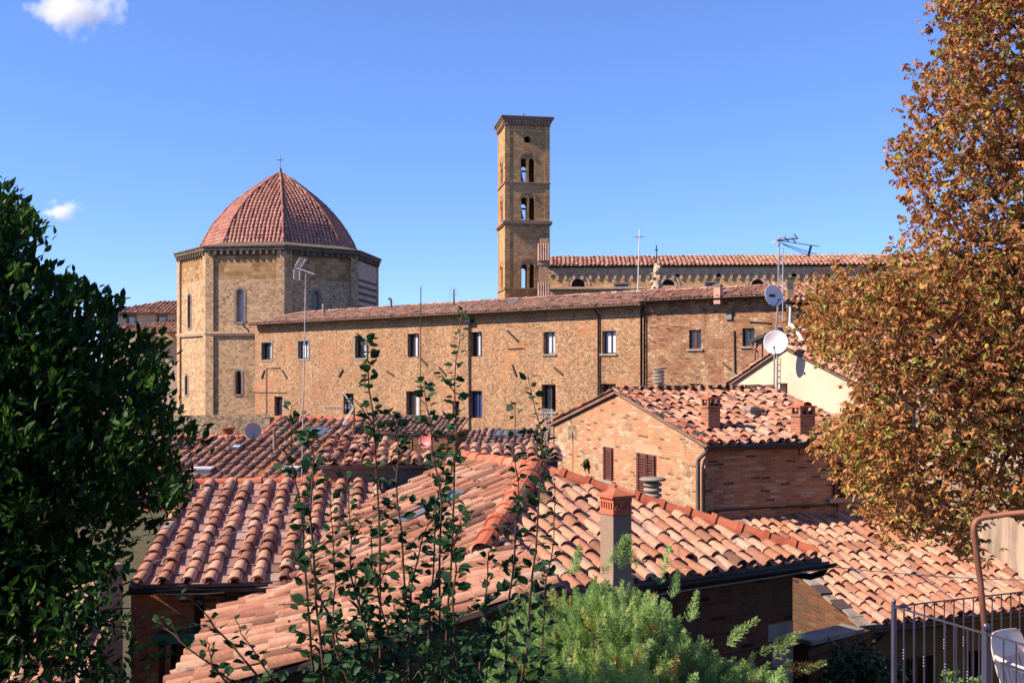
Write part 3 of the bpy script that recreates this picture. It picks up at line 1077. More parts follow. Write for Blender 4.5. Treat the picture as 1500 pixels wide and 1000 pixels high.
# ---------------------------------------------------------------- baptistery
bc = Vector((-21.5, 95.0, 0))
bap = thing('baptistery', 'octagonal stone baptistery under a big red tiled dome', 'baptistery', (bc.x, bc.y, ground_z(95)))
BR_, A0 = 8.95, -75.0
def octo(k, r):
    a = R(A0 + 45 * k)
    return Vector((bc.x + r * math.cos(a), bc.y + r * math.sin(a), 0))
ZT = EZ + 9.95
ZM = EZ + 7.6
mw, mu = MB(), MB()
slits = {-2: [(275.5, 431, 279.5, 480), (271.5, 549, 275, 578)], -1: [(346.5, 423, 357, 471), (345, 543, 353.5, 577)], 0: [(459.5, 427, 468, 458)]}
for k in range(8):
    kk = k if k < 4 else k - 8
    W = Wall(octo(kk, BR_), octo(kk + 1, BR_))
    hs = []
    for r in slits.get(kk, []):
        u0, u1 = W.u(r[0]), W.u(r[2])
        z0, z1 = W.z((r[0] + r[2]) / 2, r[3]), W.z((r[0] + r[2]) / 2, r[1])
        h = arch(u0, u1, z0, z1)
        hs.append(h)
        p = MB()
        p.poly([W.pt(u, z, -.5) for u, z in h])
        for j in range(1, 9):
            zz = z0 + (z1 - z0) * j / 9
            W.slab(p, u0, u1, zz - .012, zz + .012, -.5, -.47, 1)
        f = p.build('window', ['glass' if r[1] > 500 or kk == -2 else 'pale_pane', 'lead'], bap)
        if r[1] < 440 and kk == -1:
            f['label'] = 'tall arched leaded window'
        s = MB()
        W.slab(s, u0 - .2, u0, z0 - .15, z1 - .3, -.1, .03)
        W.slab(s, u1, u1 + .2, z0 - .15, z1 - .3, -.1, .03)
        W.slab(s, u0, u1, z0 - .2, z0, -.3, .06)
        n_ = 9
        c_, r_ = (u0 + u1) / 2, (u1 - u0) / 2
        s.grid([[W.pt(c_ + q * math.cos(t), z1 - r_ + q * math.sin(t), .03) for q in (r_, r_ + .2)] for t in np.linspace(0, math.pi, n_)], 0, False)
        s.build('surround', 'surround', f)
    if kk == 1:
        m2 = MB()
        W.panel(m2, rect(.55, W.L, 0, ZT), [], mi=0)
        W.panel(m2, rect(0, .55, 0, ZT), [], mi=1)
        m2.build('marble_facade', ['marble', 'ashlar'], bap)
        continue
    W.panel(mw, rect(0, W.L, 0, ZM), hs, .5)
    W.panel(mw, rect(0, W.L, ZM, ZT), [], .4, 1)
mw.build('wall', ['w_apse', 'ashlar'], bap)
for kk in range(-2, 3):
    m2 = MB()
    for W, a, b in ((Wall(octo(kk - 1, BR_), octo(kk, BR_)), 'r', 0), (Wall(octo(kk, BR_), octo(kk + 1, BR_)), 'l', 0)):
        if kk + (0 if a == 'l' else -1) == 1:
            continue
        if a == 'r':
            W.slab(m2, W.L - .62, W.L + .06, 0, ZT - .02, -.1, .17)
        else:
            W.slab(m2, -.06, .62, 0, ZT - .02, -.1, .17)
    m2.build('corner_pilaster', 'w_apse', bap)
cs = MB()
def octring(mb, r, z, r2, z2, mi=0):
    for k in range(8):
        a, b, c, d = octo(k, r), octo(k + 1, r), octo(k + 1, r2), octo(k, r2)
        mb.poly([(a.x, a.y, z), (b.x, b.y, z), (c.x, c.y, z2), (d.x, d.y, z2)], mi)
ZD = EZ + 10.42
for r, z, r2, z2 in ((BR_, ZT - .35, BR_ + .14, ZT - .3), (BR_ + .14, ZT - .3, BR_ + .14, ZT), (BR_ + .14, ZT, BR_ + .32, ZT + .08), (BR_ + .38, ZT + .08, BR_ + .42, ZD - .12), (BR_ + .42, ZD - .12, BR_ + .5, ZD - .1), (BR_ + .5, ZD - .1, BR_ + .5, ZD), (BR_ + .5, ZD, 7.0, ZD + .55)):
    octring(cs, r, z, r2, z2)
for k in range(-2, 3):
    W = Wall(octo(k, BR_), octo(k + 1, BR_))
    n = int(W.L / .55)
    for i in range(n):
        u = (i + .5) * W.L / n
        W.slab(cs, u - .11, u + .11, ZT - .28, ZT + .02, .1, .34)
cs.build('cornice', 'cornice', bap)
sc_ = MB()
for k in (-2, -1, 0, 1):
    W = Wall(octo(k, BR_), octo(k + 1, BR_))
    W.slab(sc_, -.12, W.L + .12, EZ + 2.98, EZ + 3.14, -.1, .26)
    W.slab(sc_, -.08, W.L + .08, EZ + 2.84, EZ + 2.98, -.1, .2)
sc_.build('string_course', 'nave_trim', bap)
# dome: pointed profile of eight faces
PROF = [(0, 1.0), (.10, .955), (.2, .905), (.338, .822), (.45, .735), (.547, .647), (.64, .553), (.73, .44), (.83, .305), (.926, .165), (1.0, .035)]
DR, DH = 7.2, 7.45
ps = np.array([(DR * w, ZD + .12 + DH * h) for h, w in PROF])
seg = np.concatenate([[0], np.cumsum(np.hypot(*np.diff(ps, axis=0).T))])
def dprof(s):
    return np.interp(s, seg, ps[:, 0]), np.interp(s, seg, ps[:, 1])
dm = AB()
c8, s8 = math.cos(R(22.5)), math.sin(R(22.5))
tw, tl = .36, .37
n = 5
ang = np.linspace(0, math.pi, n + 1)
T0 = np.concatenate([np.stack([np.cos(ang) * .15, np.full(n + 1, 0), np.sin(ang) * .11 + .05], 1), np.stack([np.cos(ang) * .13, np.full(n + 1, tl * 1.2), np.sin(ang) * .085], 1), np.stack([np.cos(ang) * .15, np.full(n + 1, 0.0), np.sin(ang) * .11 + .05], 1), np.stack([np.cos(ang) * .15, np.full(n + 1, 0.04), np.sin(ang) * .02], 1)])
F0 = [(i, i + 1, n + 2 + i, n + 1 + i) for i in range(n)]
F1 = [(2 * n + 2 + i, 3 * n + 3 + i, 3 * n + 4 + i, 2 * n + 3 + i) for i in range(n)]
for k in range(8):
    a = R(A0 + 45 * k + 22.5)
    nrm, tan = np.array([math.cos(a), math.sin(a), 0]), np.array([-math.sin(a), math.cos(a), 0])
    cen = np.array([bc.x, bc.y, 0])
    for i in range(len(ps) - 1):
        (r0, z0), (r1, z1) = ps[i], ps[i + 1]
        q = [cen + nrm * r * c8 + tan * r * s8 * sg + np.array([0, 0, z]) for r, z, sg in ((r0, z0, -1), (r0, z0, 1), (r1, z1, 1), (r1, z1, -1))]
        dm.poly(q, 1)
    if k in (2, 3, 4):
        continue
    for s in np.arange(0.02, seg[-1] - .3, tl):
        r, z = dprof(s)
        ra, za = dprof(s + tl)
        up = np.array(nrm * (ra - r) * c8 + np.array([0, 0, za - z]))
        up /= np.linalg.norm(up)
        nn = np.cross(tan, up)
        nn = nn if nn @ nrm > 0 else -nn
        hw = r * s8 - .1
        m = int(hw / tw)
        xs_ = np.arange(-m, m + 1) * tw
        if len(xs_) == 0:
            continue
        mm = len(xs_)
        O = cen + nrm * r * c8 + np.array([0, 0, z])
        xj = xs_ + rng.normal(0, .015, mm)
        V = O + (xj[:, None] + T0[None, :, 0])[..., None] * tan + (T0[None, :, 1] + rng.normal(0, .015, mm)[:, None])[..., None] * up + T0[None, :, 2][..., None] * nn
        tint = np.clip(rng.beta(3, 3, mm), 0, 1)
        dm.add(V, F0, tint, 0, True)
        dm.add(V, F1, tint, 0, False)
for k in range(8):
    a = R(A0 + 45 * k)
    for i in range(len(ps) - 1):
        p0 = Vector((bc.x + math.cos(a) * (ps[i][0] + .06), bc.y + math.sin(a) * (ps[i][0] + .06), ps[i][1]))
        p1 = Vector((bc.x + math.cos(a) * (ps[i + 1][0] + .06), bc.y + math.sin(a) * (ps[i + 1][0] + .06), ps[i + 1][1]))
        ridge_caps(dm, p0, p1, .5, .13, 0, False, .03, .45)
dome = dm.build('dome', ['tile_dome', 'under'], bap)
fm = MB()
zt = ps[-1][1]
fm.lathe((bc.x, bc.y, zt - .35), [(.75, 0), (.6, .25), (.28, .5), (.12, .75), (.17, .85), (.1, .95), (.03, 1.0), (.03, 2.1), (.0, 2.12)], 10)
fm.bar((bc.x - .28, bc.y, zt + 1.35), (bc.x + .28, bc.y, zt + 1.35), .07)
fm.build('cross_finial', 'lead', bap)

# ---------------------------------------------------------------- bell tower
ta = R(9.6)
td, tb = Vector((math.cos(ta), math.sin(ta), 0)), Vector((-math.sin(ta), math.cos(ta), 0))
tc = Vector((-.73, 110, 0))
TS = 4.84
tow = thing('bell_tower', 'tall square brown stone bell tower with paired arched openings', 'bell tower', (tc.x + 2, tc.y + 2.5, ground_z(110)))
cor = [tc, tc + td * TS, tc + td * TS + tb * TS, tc + tb * TS]
TW = Wall(cor[0], cor[1])
ZTT = TW.z(770, 181)
mw = MB()
opn = []
for yb, yt, xa in ((267, 232, ((763, 771), (774.5, 783))), (322, 289, ((763.5, 772), (775, 783))), (422, 387, ((764, 772), (775.5, 782.5)))):
    for a, b in xa:
        opn.append((TW.u(a), TW.u(b), TW.z(773, yb), TW.z(773, yt)))
ou, oz, orr = TW.u(772.5), TW.z(772.5, 204.5), 5.2 / F * 110
for i in range(4):
    W = Wall(cor[i], cor[(i + 1) % 4])
    hs = [arch(*q) for q in opn]
    if i == 0:
        hs.append([(ou + orr * math.cos(t), oz + orr * math.sin(t)) for t in np.linspace(0, 2 * math.pi, 17)[:-1]])
    W.panel(mw, rect(0, TS, 0, ZTT), hs, .5)
    for q in range(0, 6, 2):
        u0, u1 = opn[q][0], opn[q + 1][1]
        z1 = opn[q][3]
        c_, r_ = (u0 + u1) / 2, (u1 - u0) / 2 + .05
        if i == 0 or i == 3:
            mw.grid([[W.pt(c_ + k * math.cos(t), z1 - r_ * .45 + k * math.sin(t), .05) for k in (r_, r_ + .22)] for t in np.linspace(0, math.pi, 12)], 1, False)
            mw.grid([[W.pt(c_ + r_ * math.cos(t), z1 - r_ * .45 + r_ * math.sin(t), k) for k in (0, .05)] for t in np.linspace(0, math.pi, 12)], 1, False)
            mw.grid([[W.pt(c_ + (r_ + .22) * math.cos(t), z1 - r_ * .45 + (r_ + .22) * math.sin(t), k) for k in (0, .05)] for t in np.linspace(0, math.pi, 12)], 1, False)
    for s in (0, 1):
        W.slab(mw, -.03 if s == 0 else TS - .5, .5 if s == 0 else TS + .03, 0, ZTT - .01, -.2, .04)
mw.build('wall', ['tower', 'tower_trim'], tow)
tcen = tc + td * TS / 2 + tb * TS / 2
for q in range(0, 6, 2):
    um = (opn[q][1] + opn[q + 1][0]) / 2
    z0, z1 = opn[q][2], opn[q][3]
    for W in (TW, Wall(cor[3], cor[0])):
        m2 = MB()
        m2.tube([W.pt(um, z0, -.2), W.pt(um, z1 - .55, -.2)], .09, 8)
        W.slab(m2, um - .16, um + .16, z1 - .55, z1 - .38, -.42, .0)
        m2.build('colonnette', 'nave_trim', tow)
def tslab(mb, z0, z1, gr, mi=0):
    mb.obox(Vector((tcen.x, tcen.y, (z0 + z1) / 2)), td * (TS / 2 + gr), tb * (TS / 2 + gr), Vector((0, 0, (z1 - z0) / 2)), mi)
for y, g, h in ((268, .12, .16), (326, .28, .34), (423, .12, .2)):
    m2 = MB()
    z = TW.z(770, y)
    tslab(m2, z - h / 2, z + h / 2, g)
    if h > .3:
        tslab(m2, z - h * .9, z - h / 2, g * .55)
    m2.build('string_course', 'tower_trim', tow)
m2 = MB()
z = ZTT
tslab(m2, z - .25, z + .12, .10)
tslab(m2, z + .12, z + .34, .22)
tslab(m2, z + .34, z + .52, .34)
tslab(m2, z + .52, z + .70, .46, 1)
for i in (0, 3):
    W = Wall(cor[i], cor[(i + 1) % 4])
    for j in range(14):
        u = (j + .5) * TS / 14
        W.slab(m2, u - .09, u + .09, z - .2, z + .12, .05, .26)
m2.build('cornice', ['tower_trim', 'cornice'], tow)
m2 = MB()
q = [tcen + td * (TS / 2 + .46) * a + tb * (TS / 2 + .46) * b for a, b in ((-1, -1), (1, -1), (1, 1), (-1, 1))]
for i in range(4):
    a, b = q[i], q[(i + 1) % 4]
    m2.poly([(a.x, a.y, z + .705), (b.x, b.y, z + .705), (tcen.x, tcen.y, z + 1.35)])
m2.lathe((tcen.x, tcen.y, z + 1.2), [(.25, 0), (.16, .25), (.05, .4), (.02, .6), (0, .62)], 8, 1)
m2.build('roof', ['terracotta', 'lead'], tow)
for nm, qi, zz, lab in (('bell', 0, .55, 'pale bell in the upper paired window of the tower'), ('bell', 2, .25, 'pale bell in the middle paired window of the tower')):
    q = opn[qi]
    c = tcen + td * -.45 + Vector((0, 0, (q[2] + q[3]) / 2 - tcen.z - .75))
    m2 = MB()
    m2.lathe((c.x, c.y, c.z), [(.02, 1.0), (.2, .98), (.3, .85), (.34, .5), (.42, .25), (.55, 0), (.5, .0), (.38, .25), (.28, .8)], 14)
    b = m2.build(nm, 'bronze')
    m3 = MB()
    m3.bar((c.x - 2.1 * td.x, c.y - 2.1 * td.y, c.z + 1.08), (c.x + 2.9 * td.x, c.y + 2.9 * td.y, c.z + 1.08), .18)
    m3.build('yoke', 'wood', b)
    tag(b, lab, 'bell', 'bells in the bell tower')

# ---------------------------------------------------------------- church nave
NW = Wall(at(803, 0, 100), at(1560, 0, 97.6))
nav = thing('church', 'long church nave with tiled roof and arched stone frieze behind the houses', 'church', (20, 99, ground_z(99)))
ZN = EZ + 149 / F * 99 + .1
hs = []
for r in ((901, 416, 920, 428), (1034, 414, 1048, 424)):
    hs.append(window(nav, NW, r, 'dd', 'frame_brown', .2, surround=True))
def niche(px, y0, y1, w):
    u = NW.u(px)
    h = arch(u - w / 2, u + w / 2, NW.z(px, y1), NW.z(px, y0))
    m2 = MB()
    m2.poly([NW.pt(a, b, -.35) for a, b in h])
    f = m2.build('window', 'dark_room', nav)
    s = MB()
    c_, r_ = u, w / 2
    zt_ = NW.z(px, y0) - r_
    for k0, k1, o in ((r_, r_ + .22, .03), (r_ + .32, r_ + .5, .06)):
        s.grid([[NW.pt(c_ + k * math.cos(t), zt_ + k * math.sin(t), o) for k in (k0, k1)] for t in np.linspace(0, math.pi, 14)], 0, False)
    s.build('surround', 'nave_trim', f)
    return h
for a in ((847, 408, 420, 1.3), (979, 409, 418, 1.3), (1110, 409, 417, 1.3)):
    hs.append(niche(*a))
for px in (996, 1050, 1165, 1215):
    hs.append(niche(px, 396, 405, .75))
mw = MB()
NW.panel(mw, rect(0, NW.L, 0, ZN), hs, .4)
sides(mw, NW, 0, NW.L, 0, ZN, 8)
mw.build('wall', 'nave', nav)
m2 = MB()
NW.slab(m2, 0, NW.L, ZN - .55, ZN, -.1, .14)
for i in range(int(NW.L / .8)):
    u = .5 + i * .8
    zc = ZN - .98
    m2.grid([[NW.pt(u + k * math.cos(t), zc + k * math.sin(t), .13) for k in (.27, .42)] for t in np.linspace(0, math.pi, 8)], 0, False)
    m2.grid([[NW.pt(u + .27 * math.cos(t), zc + .27 * math.sin(t), k) for k in (0, .13)] for t in np.linspace(0, math.pi, 8)], 0, False)
    NW.slab(m2, u + .28, u + .52, ZN - 1.25, ZN - .98, 0, .13)
    m2.poly([NW.pt(u + .4 + a, b, .12) for a, b in ((-.24, ZN - .56), (.24, ZN - .56), (.0, ZN - .98))])
m2.build('arched_frieze', 'nave_trim', nav)
m2 = MB()
z = NW.z(900, 421.5)
NW.slab(m2, 0, NW.L, z - .12, z + .08, -.1, .35)
m2.build('ledge', 'nave_trim', nav)
PN = Plane(NW.pt(-.3, ZN + .05, .32), NW.d, 21)
add_roof(nav, PN, [(0, 0), (NW.L + .3, 0), (NW.L + .3, PN.uv(1000, 375)[1]), (0, PN.uv(1000, 375)[1])], ('tile', 'pan', 'under', 'tile'), s=.42, l=.5, r=.15, jit=1.2, n=5)
gutter(nav, NW.pt(0, ZN + .0, .38), NW.pt(NW.L, ZN + .0, .38), .1)
m2 = MB()
m2.tube([NW.pt(NW.u(1234), ZN, .3), NW.pt(NW.u(1234), 2, .2)], .08, 6)
m2.build('downpipe', 'gutter', nav)
# tile-clad buttress at the end of the nave
bt_ = MB()
Bw = Wall(at(787, 0, 96), at(806, 0, 96))
def blk(x0, y0, x1, y1, dep, mi=0, out=0):
    Bw.slab(bt_, Bw.u(x0), Bw.u(x1), Bw.z(797, y1), Bw.z(797, y0), -dep, out, mi)
blk(790, 381, 804, 470, 1.0)
blk(791, 349, 804, 358, .8, 0)
blk(788, 385, 806, 388, 1.1, 2, .06)
for y0, y1 in ((357, 382), (414, 437)):
    blk(788.5, y0, 804.5, y1, 1.0, 3, .02)
    for i in range(5):
        u = Bw.u(789.5 + i * 3.5)
        bt_.tube([Bw.pt(u, Bw.z(797, y1), .14), Bw.pt(u, Bw.z(797, y0), .02)], [.13, .11], 7, 1)
bt_.build('buttress', ['w_gable', 'pale_tile', 'nave_trim', 'pale_tile'], nav)

# ---------------------------------------------------------------- far house left of the baptistery
fh = thing('pale_house', 'pale house with hipped roof far behind the evergreen tree', 'house', (-30, 100, ground_z(100)))
FW = Wall(at(150, 0, 100), at(268, 0, 100))
hs = [window(fh, FW, r, 'c', 'frame_brown', .15, surround=True) for r in ((187, 463, 198, 476), (231, 463, 243, 476))]
mw = MB()
zf = FW.z(210, 459)
FW.panel(mw, rect(0, FW.L, 0, zf), hs, .2)
sides(mw, FW, 0, FW.L, 0, zf, 7)
mw.build('wall', 'cream_far', fh)
m2 = MB()
FW.slab(m2, 0, FW.L, FW.z(200, 479), FW.z(200, 476.5), 0, .12)
m2.build('string_course', 'cream_far', fh)
PF = Plane(FW.pt(-.4, zf, .5), FW.d, 20)
uv = PF.uv
add_roof(fh, PF, [uv(140, 459), uv(275, 459), uv(275, 441.5), uv(240, 441.5)], ('tile_old', 'tile_old', 'under', 'tile_old'), s=.4, l=.5, r=.14, n=4)
P2 = Plane(at(196, 487, 97), (1, -.1), 20)
add_roof(fh, P2, [P2.uv(180, 487), P2.uv(265, 487), P2.uv(265, 462), P2.uv(232, 474), P2.uv(180, 477)], ('tile_old', 'tile_old', 'under', 'tile_old'), s=.4, l=.5, r=.14, n=4)

# rough garden wall under the baptistery
gw = thing('garden_wall', 'rough rubble garden wall below the baptistery', 'wall', at(330, 640, 78))
GW = Wall(at(255, 0, 79), at(395, 0, 76))
mw = MB()
GW.panel(mw, [GW.uz(255, 720), GW.uz(395, 720), GW.uz(395, 607), GW.uz(362, 607), GW.uz(290, 608), GW.uz(255, 611)])
GW.slab(mw, 0, GW.L, GW.z(300, 720), GW.z(300, 609), -.6, -.02)
mw.build('wall_body', 'w_rough', gw)
pot = MB()
c = at(334, 640, 70)
pot.lathe(c, [(.32, 0), (.42, .55), (.5, .6), (.5, .68), (.4, .68), (.36, .5)], 12)
tag(pot.build('terracotta_pot', 'terracotta'), 'terracotta pot on the red ridge before the rubble wall', 'pot')

# ---------------------------------------------------------------- long rubble building, two sections
lg = thing('long_building', 'long rubble stone building with two rows of windows under a tiled roof', 'building', (-7, 70, ground_z(70)))
ZG = EZ + 3.56
eL, eR = at(364, 0, 81.6), at(937, 0, 55.9)
PG = Plane((eL.x, eL.y, ZG), (eR - eL).xy, 15)
n_ = Vector((PG.E.y, -PG.E.x, 0))
LW = Wall(eL - n_ * .6, eR - n_ * .6)
Lg = LW.L
wins = [((383.5, 501.5, 398, 526.5), 'dc', 'frame_dark', 1, 0), ((437, 499.5, 452, 525), 'cc', 'frame_dark', 1, 0), ((520.5, 496, 536, 524), 'dc', 'frame_dark', 1, 0),
        ((597, 488.5, 614, 523), 'dcc', 'frame_dark', 0, 0), ((689, 486, 706, 522), 'dcc', 'frame_dark', 0, 0), ((796, 486, 813, 518.5), 'cc', 'frame_brown', 0, 1), ((882, 484.5, 902, 518), 'cc', 'frame_dark', 0, 1),
        ((402, 580.5, 414, 609), 'dc', 'frame_dark', 0, 0), ((503, 576, 518, 607), 'od', 'frame_dark', 0, 0), ((595, 573, 613, 611), 'dc', 'frame_brown', 0, 0), ((663, 587, 673, 613), 'dw', 'frame_brown', 0, 0),
        ((688, 572, 706, 612), 'bb', 'frame_dark', 0, 0), ((793.5, 563, 814, 603), 'do', 'frame_dark', 0, 1), ((742, 592, 748.5, 602), 'd', 'frame_dark', 0, 0), ((880, 562, 902, 585), 'dd', 'frame_brown', 0, 0)]
hs = [window(lg, LW, r, lv, fr, .3, bool(su), bool(si)) for r, lv, fr, su, si in wins]
mw = MB()
LW.panel(mw, rect(0, Lg, 0, ZG - .02), hs, .34)
sides(mw, LW, 0, Lg, 0, ZG - .1, 7)
mw.build('wall', 'w_long', lg)
vr = PG.uv(880, 431)[1]
lr = add_roof(lg, PG, [(0, 0), (Lg, 0), (Lg, vr), (2.2, vr)], ('tile_old', 'tile_old', 'under', 'tile_old'), [(PG.pt(2.2, vr), PG.pt(Lg, vr)), (PG.pt(.1, .05), PG.pt(2.2, vr))], dict(r=.12, collar=False), s=.26, l=.36, r=.095, jit=1.3, n=5)
gutter(lg, PG.pt(.2, -.08, -.05), PG.pt(Lg, -.08, -.05), .07, 'pipe_brown')
u0, v0 = PG.uv(735, 446)
skylight(lr, PG, u0, u0 + 1.2, v0, v0 + .7)
for px, y1, mt, r_ in ((688.5, 650, 'pipe', .06), (878, 590, 'pipe_brown', .055), (366, 487, 'gutter', .06)):
    p = LW.px(px, 470)
    downpipe(lg, [PG.pt(LW.u(px), -.06, -.08), LW.pt(LW.u(px), ZG - .5, .1), LW.pt(LW.u(px), LW.z(px, y1), .1)], r_, mt)
for a in ((388, 542, 384, 554), (414, 542, 421, 554), (503, 541, 497, 552), (567, 543, 577, 550), (644, 538, 654, 550), (744, 484, 759, 499), (751, 534, 757, 551), (812, 538, 824, 548), (617, 525, 626, 534)):
    m2 = MB()
    m2.bar(LW.px(a[0], a[1], .05), LW.px(a[2], a[3], .05), .16 if a[1] < 500 else .09, .1)
    m2.build('wall_anchor', 'wood', lg)
for pts, r_ in (([(744, 511, .05), (764, 510, .05), (767, 509, .12)], .025), ([(391, 640, .06), (391, 539, .06), (411, 538.5, .06)], .03), ([(366, 574, .06), (420, 575, .06)], .02)):
    m2 = MB()
    m2.tube([LW.px(*q) for q in pts], r_, 5)
    m2.build('wall_pipe', 'pipe_brown', lg)
m2 = MB()
m2.box(LW.px(691, 470, .25), .5, .3, .22, math.atan2(LW.d.y, LW.d.x))
m2.bar(LW.px(688, 472, .0), LW.px(690, 470, .3), .06)
m2.build('floodlight', 'dark_metal', lg)

b2 = thing('brick_building', 'patched brick building with dark pipe at its left corner beside the cream gable', 'building', (10, 56, ground_z(56)))
e0, e1 = at(937, 0, 55.8), at(1150, 0, 51.2)
ZH = EZ + 3.74
PH = Plane((e0.x, e0.y, ZH), (e1 - e0).xy, 15)
n_ = Vector((PH.E.y, -PH.E.x, 0))
HW = Wall(e0 - n_ * .6, e1 - n_ * .6)
hs = [window(b2, HW, (1009.5, 483, 1027, 511), 'dd', 'frame_red', .15, sill=True), window(b2, HW, (1087.5, 480.5, 1105, 507), 'dd', 'frame_dark', .2, sill=True), window(b2, HW, (1010, 562, 1030, 590), 'dd', 'frame_dark', .2)]
mw = MB()
HW.panel(mw, rect(0, HW.L, 0, ZH - .02), hs, .26)
sides(mw, HW, 0, HW.L, 0, ZH - .1, 6)
mw.build('wall', 'w_brick2', b2)
vr2 = PH.uv(1030, 424)[1]
hr = add_roof(b2, PH, [(0, 0), (HW.L, 0), (HW.L, vr2), (0, vr2)], ('tile', 'tile_old', 'under', 'tile_old'), [(PH.pt(0, vr2), PH.pt(HW.L, vr2))], dict(r=.12, collar=False), s=.26, l=.36, r=.095, jit=1.5, n=5)
gutter(b2, PH.pt(.1, -.08, -.05), PH.pt(HW.L, -.08, -.05), .08)
for px, r_ in ((941, .07), (945, .04)):
    downpipe(b2, [PH.pt(.25, -.06, -.08), HW.pt(HW.u(px), ZH - .6, .12), HW.pt(HW.u(px), HW.z(px, 575), .12)], r_)
chimney(hr, PH, 1052, 434, .36, .62, 'box', mat='pale_tile')
for px, py in ((1068, 463), (1075, 552)):
    m2 = MB()
    m2.box(HW.px(px, py, .02), .35, .2, .35, math.atan2(HW.d.y, HW.d.x))
    m2.build('stone_block', 'concrete', b2)
for pts in ([(1098, 471, .06), (1130, 473, .06)], [(1076, 484, .06), (1077, 553, .06)], [(1059, 531, .05), (1071, 542, .05)]):
    m2 = MB()
    m2.tube([HW.px(*q) for q in pts], .035, 5)
    m2.build('wall_pipe', 'pipe_brown', b2)

# ---------------------------------------------------------------- brick gable house
dE = Vector((.935, .354, 0)).normalized()
dG = Vector((-dE.y, dE.x, 0))
EC = Vector((4.18, 22.0, 0))
ZE = EZ - 1.64
gh = thing('gable_house', 'brick gable house with brown shutters and two brick chimneys', 'house', (5, 25, ground_z(25)))
PE = Plane((EC.x, EC.y, ZE), dE, 13.8)
wE = 8.8
vE = wE / 2 / math.cos(R(13.8))
PEL = Plane(tuple(EC + dG * wE + dE * 4.75)[:2] + (ZE,), -dE, 13.8)
GWl = Wall(EC + dG * (wE - .25) + dE * .1, EC + dG * .22 + dE * .1)
hs = [window(gh, GWl, (883, 655, 899, 703), 's', 'shutter', .03, sill=True), window(gh, GWl, (932, 665, 962, 728), 'ss', 'shutter', .03)]
mw = MB()
zw = ZE - .05
GWl.panel(mw, [(0, 0), (GWl.L, 0), (GWl.L, zw + .02), (GWl.L / 2, zw + wE / 2 * math.tan(R(13.8)) - .04), (0, zw + .02)], hs, .08)
mw.build('wall', 'w_gable', gh)
M['upright_brick'] = mat_wall('upright_brick', [(.4, .2, .1)], ((.46, .17, .085), (.36, .13, .065)), 2.0, (.40, .26, .17), bw=.085, bh=.32, bump=.5)
for x0, x1, y0, y1 in ((881, 901, 642, 654.5), (930, 964, 650, 664.5)):
    m2 = MB()
    GWl.slab(m2, GWl.u(x0), GWl.u(x1), GWl.z((x0 + x1) / 2, y1), GWl.z((x0 + x1) / 2, y0), -.02, .004)
    m2.build('brick_lintel', 'upright_brick', gh)
EW = Wall(EC + dE * .1 + dG * .22, EC + dE * 4.65 + dG * .22)
hs = [window(gh, EW, (1218, 673, 1256, 728), 'ss', 'frame_red', .05, sill=True)]
mw = MB()
EW.panel(mw, rect(0, EW.L, 0, ZE), hs, .2)
mw.poly([EW.pt(EW.L, 0), EW.pt(EW.L, 0, -8.4), EW.pt(EW.L, ZE, -8.4), EW.pt(EW.L, ZE + 1.0, -4.2), EW.pt(EW.L, ZE)])
mw.poly([EW.pt(EW.L, 0, -8.4), EW.pt(0, 0, -8.4), EW.pt(0, ZE, -8.4), EW.pt(EW.L, ZE, -8.4)])
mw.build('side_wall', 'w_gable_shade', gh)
gr = add_roof(gh, PE, [(0, 0), (4.75, 0), (4.75, vE), (0, vE)], ('tile', 'pan', 'under', 'tile'), [(PE.pt(0, vE), PE.pt(4.75, vE))], dict(r=.11, collar=False, dark=.3), s=.245, l=.36, r=.092, jit=2.2, n=6)
add_roof(gh, PEL, [(0, 0), (4.75, 0), (4.75, vE), (0, vE)], ('tile_old', 'tile_old', 'under', 'tile'), s=.245, l=.36, r=.092, jit=1.5, n=5)
m2 = MB()
for sgn in (0, 1):   # slates edging the verge
    for j in range(22):
        v = .1 + j * vE / 22
        P_, u_ = (PE, .02) if sgn == 0 else (PEL, 4.73)
        m2.obox(P_.pt(u_ + (.1 if sgn == 0 else -.1), v, .075 + random.gauss(0, .01)), P_.E * random.uniform(.12, .17), P_.V * .12, P_.N * .016, random.randrange(2))
m2.build('verge_tiles', ['tile_dark', 'terracotta'], gh)
gutter(gh, PE.pt(-.05, -.07, -.04), PE.pt(4.7, -.07, -.04), .075)
downpipe(gh, [PE.pt(.02, -.05, -.1), GWl.pt(GWl.L - .05, ZE - .3, .12), GWl.pt(GWl.L - .1, ZE - .38, .12), GWl.pt(GWl.L - .1, ZE - 2.2, .12)], .05, 'pipe')
downpipe(gh, [GWl.pt(GWl.L - .02, ZE - .5, .05), GWl.pt(GWl.L - .02, ZE - 2.2, .05)], .03, 'pipe_brown')
chimney(gr, PE, 1041, 628, .31, .72, 'brick')
chimney(gr, PE, 1176, 640, .40, .72, 'brick', d=.36)
chimney(gr, PE, 1102, 610, .3, .24, 'box', mat='concrete', name='roof_vent')
chimney(gr, PEL, 965, 572, .30, .62, 'discs', mat='concrete', name='vent_cowl')
m2 = MB()
m2.tube([EW.px(1036, 748, .05), EW.px(1120, 743, .05), EW.px(1224, 738, .05), EW.px(1225, 765, .05)], .02, 6)
m2.build('wall_pipe', 'gutter', gh)
m2 = MB()
ze = EW.z(1150, 763)
for j in range(12):
    EW.slab(m2, .3 + j * .36, .3 + j * .36 + .34, ze - .02, ze + .05 + random.gauss(0, .012), -.05, .16 + random.gauss(0, .02), random.randrange(2))
m2.build('flashing_tiles', ['tile_dark', 'terracotta'], gh)
pl = AB()
c = np.array(GWl.px(862, 681, .05))
k = 90
dd = rng.normal(0, 1, (k, 3)) * np.array([.8, .8, 1.0])
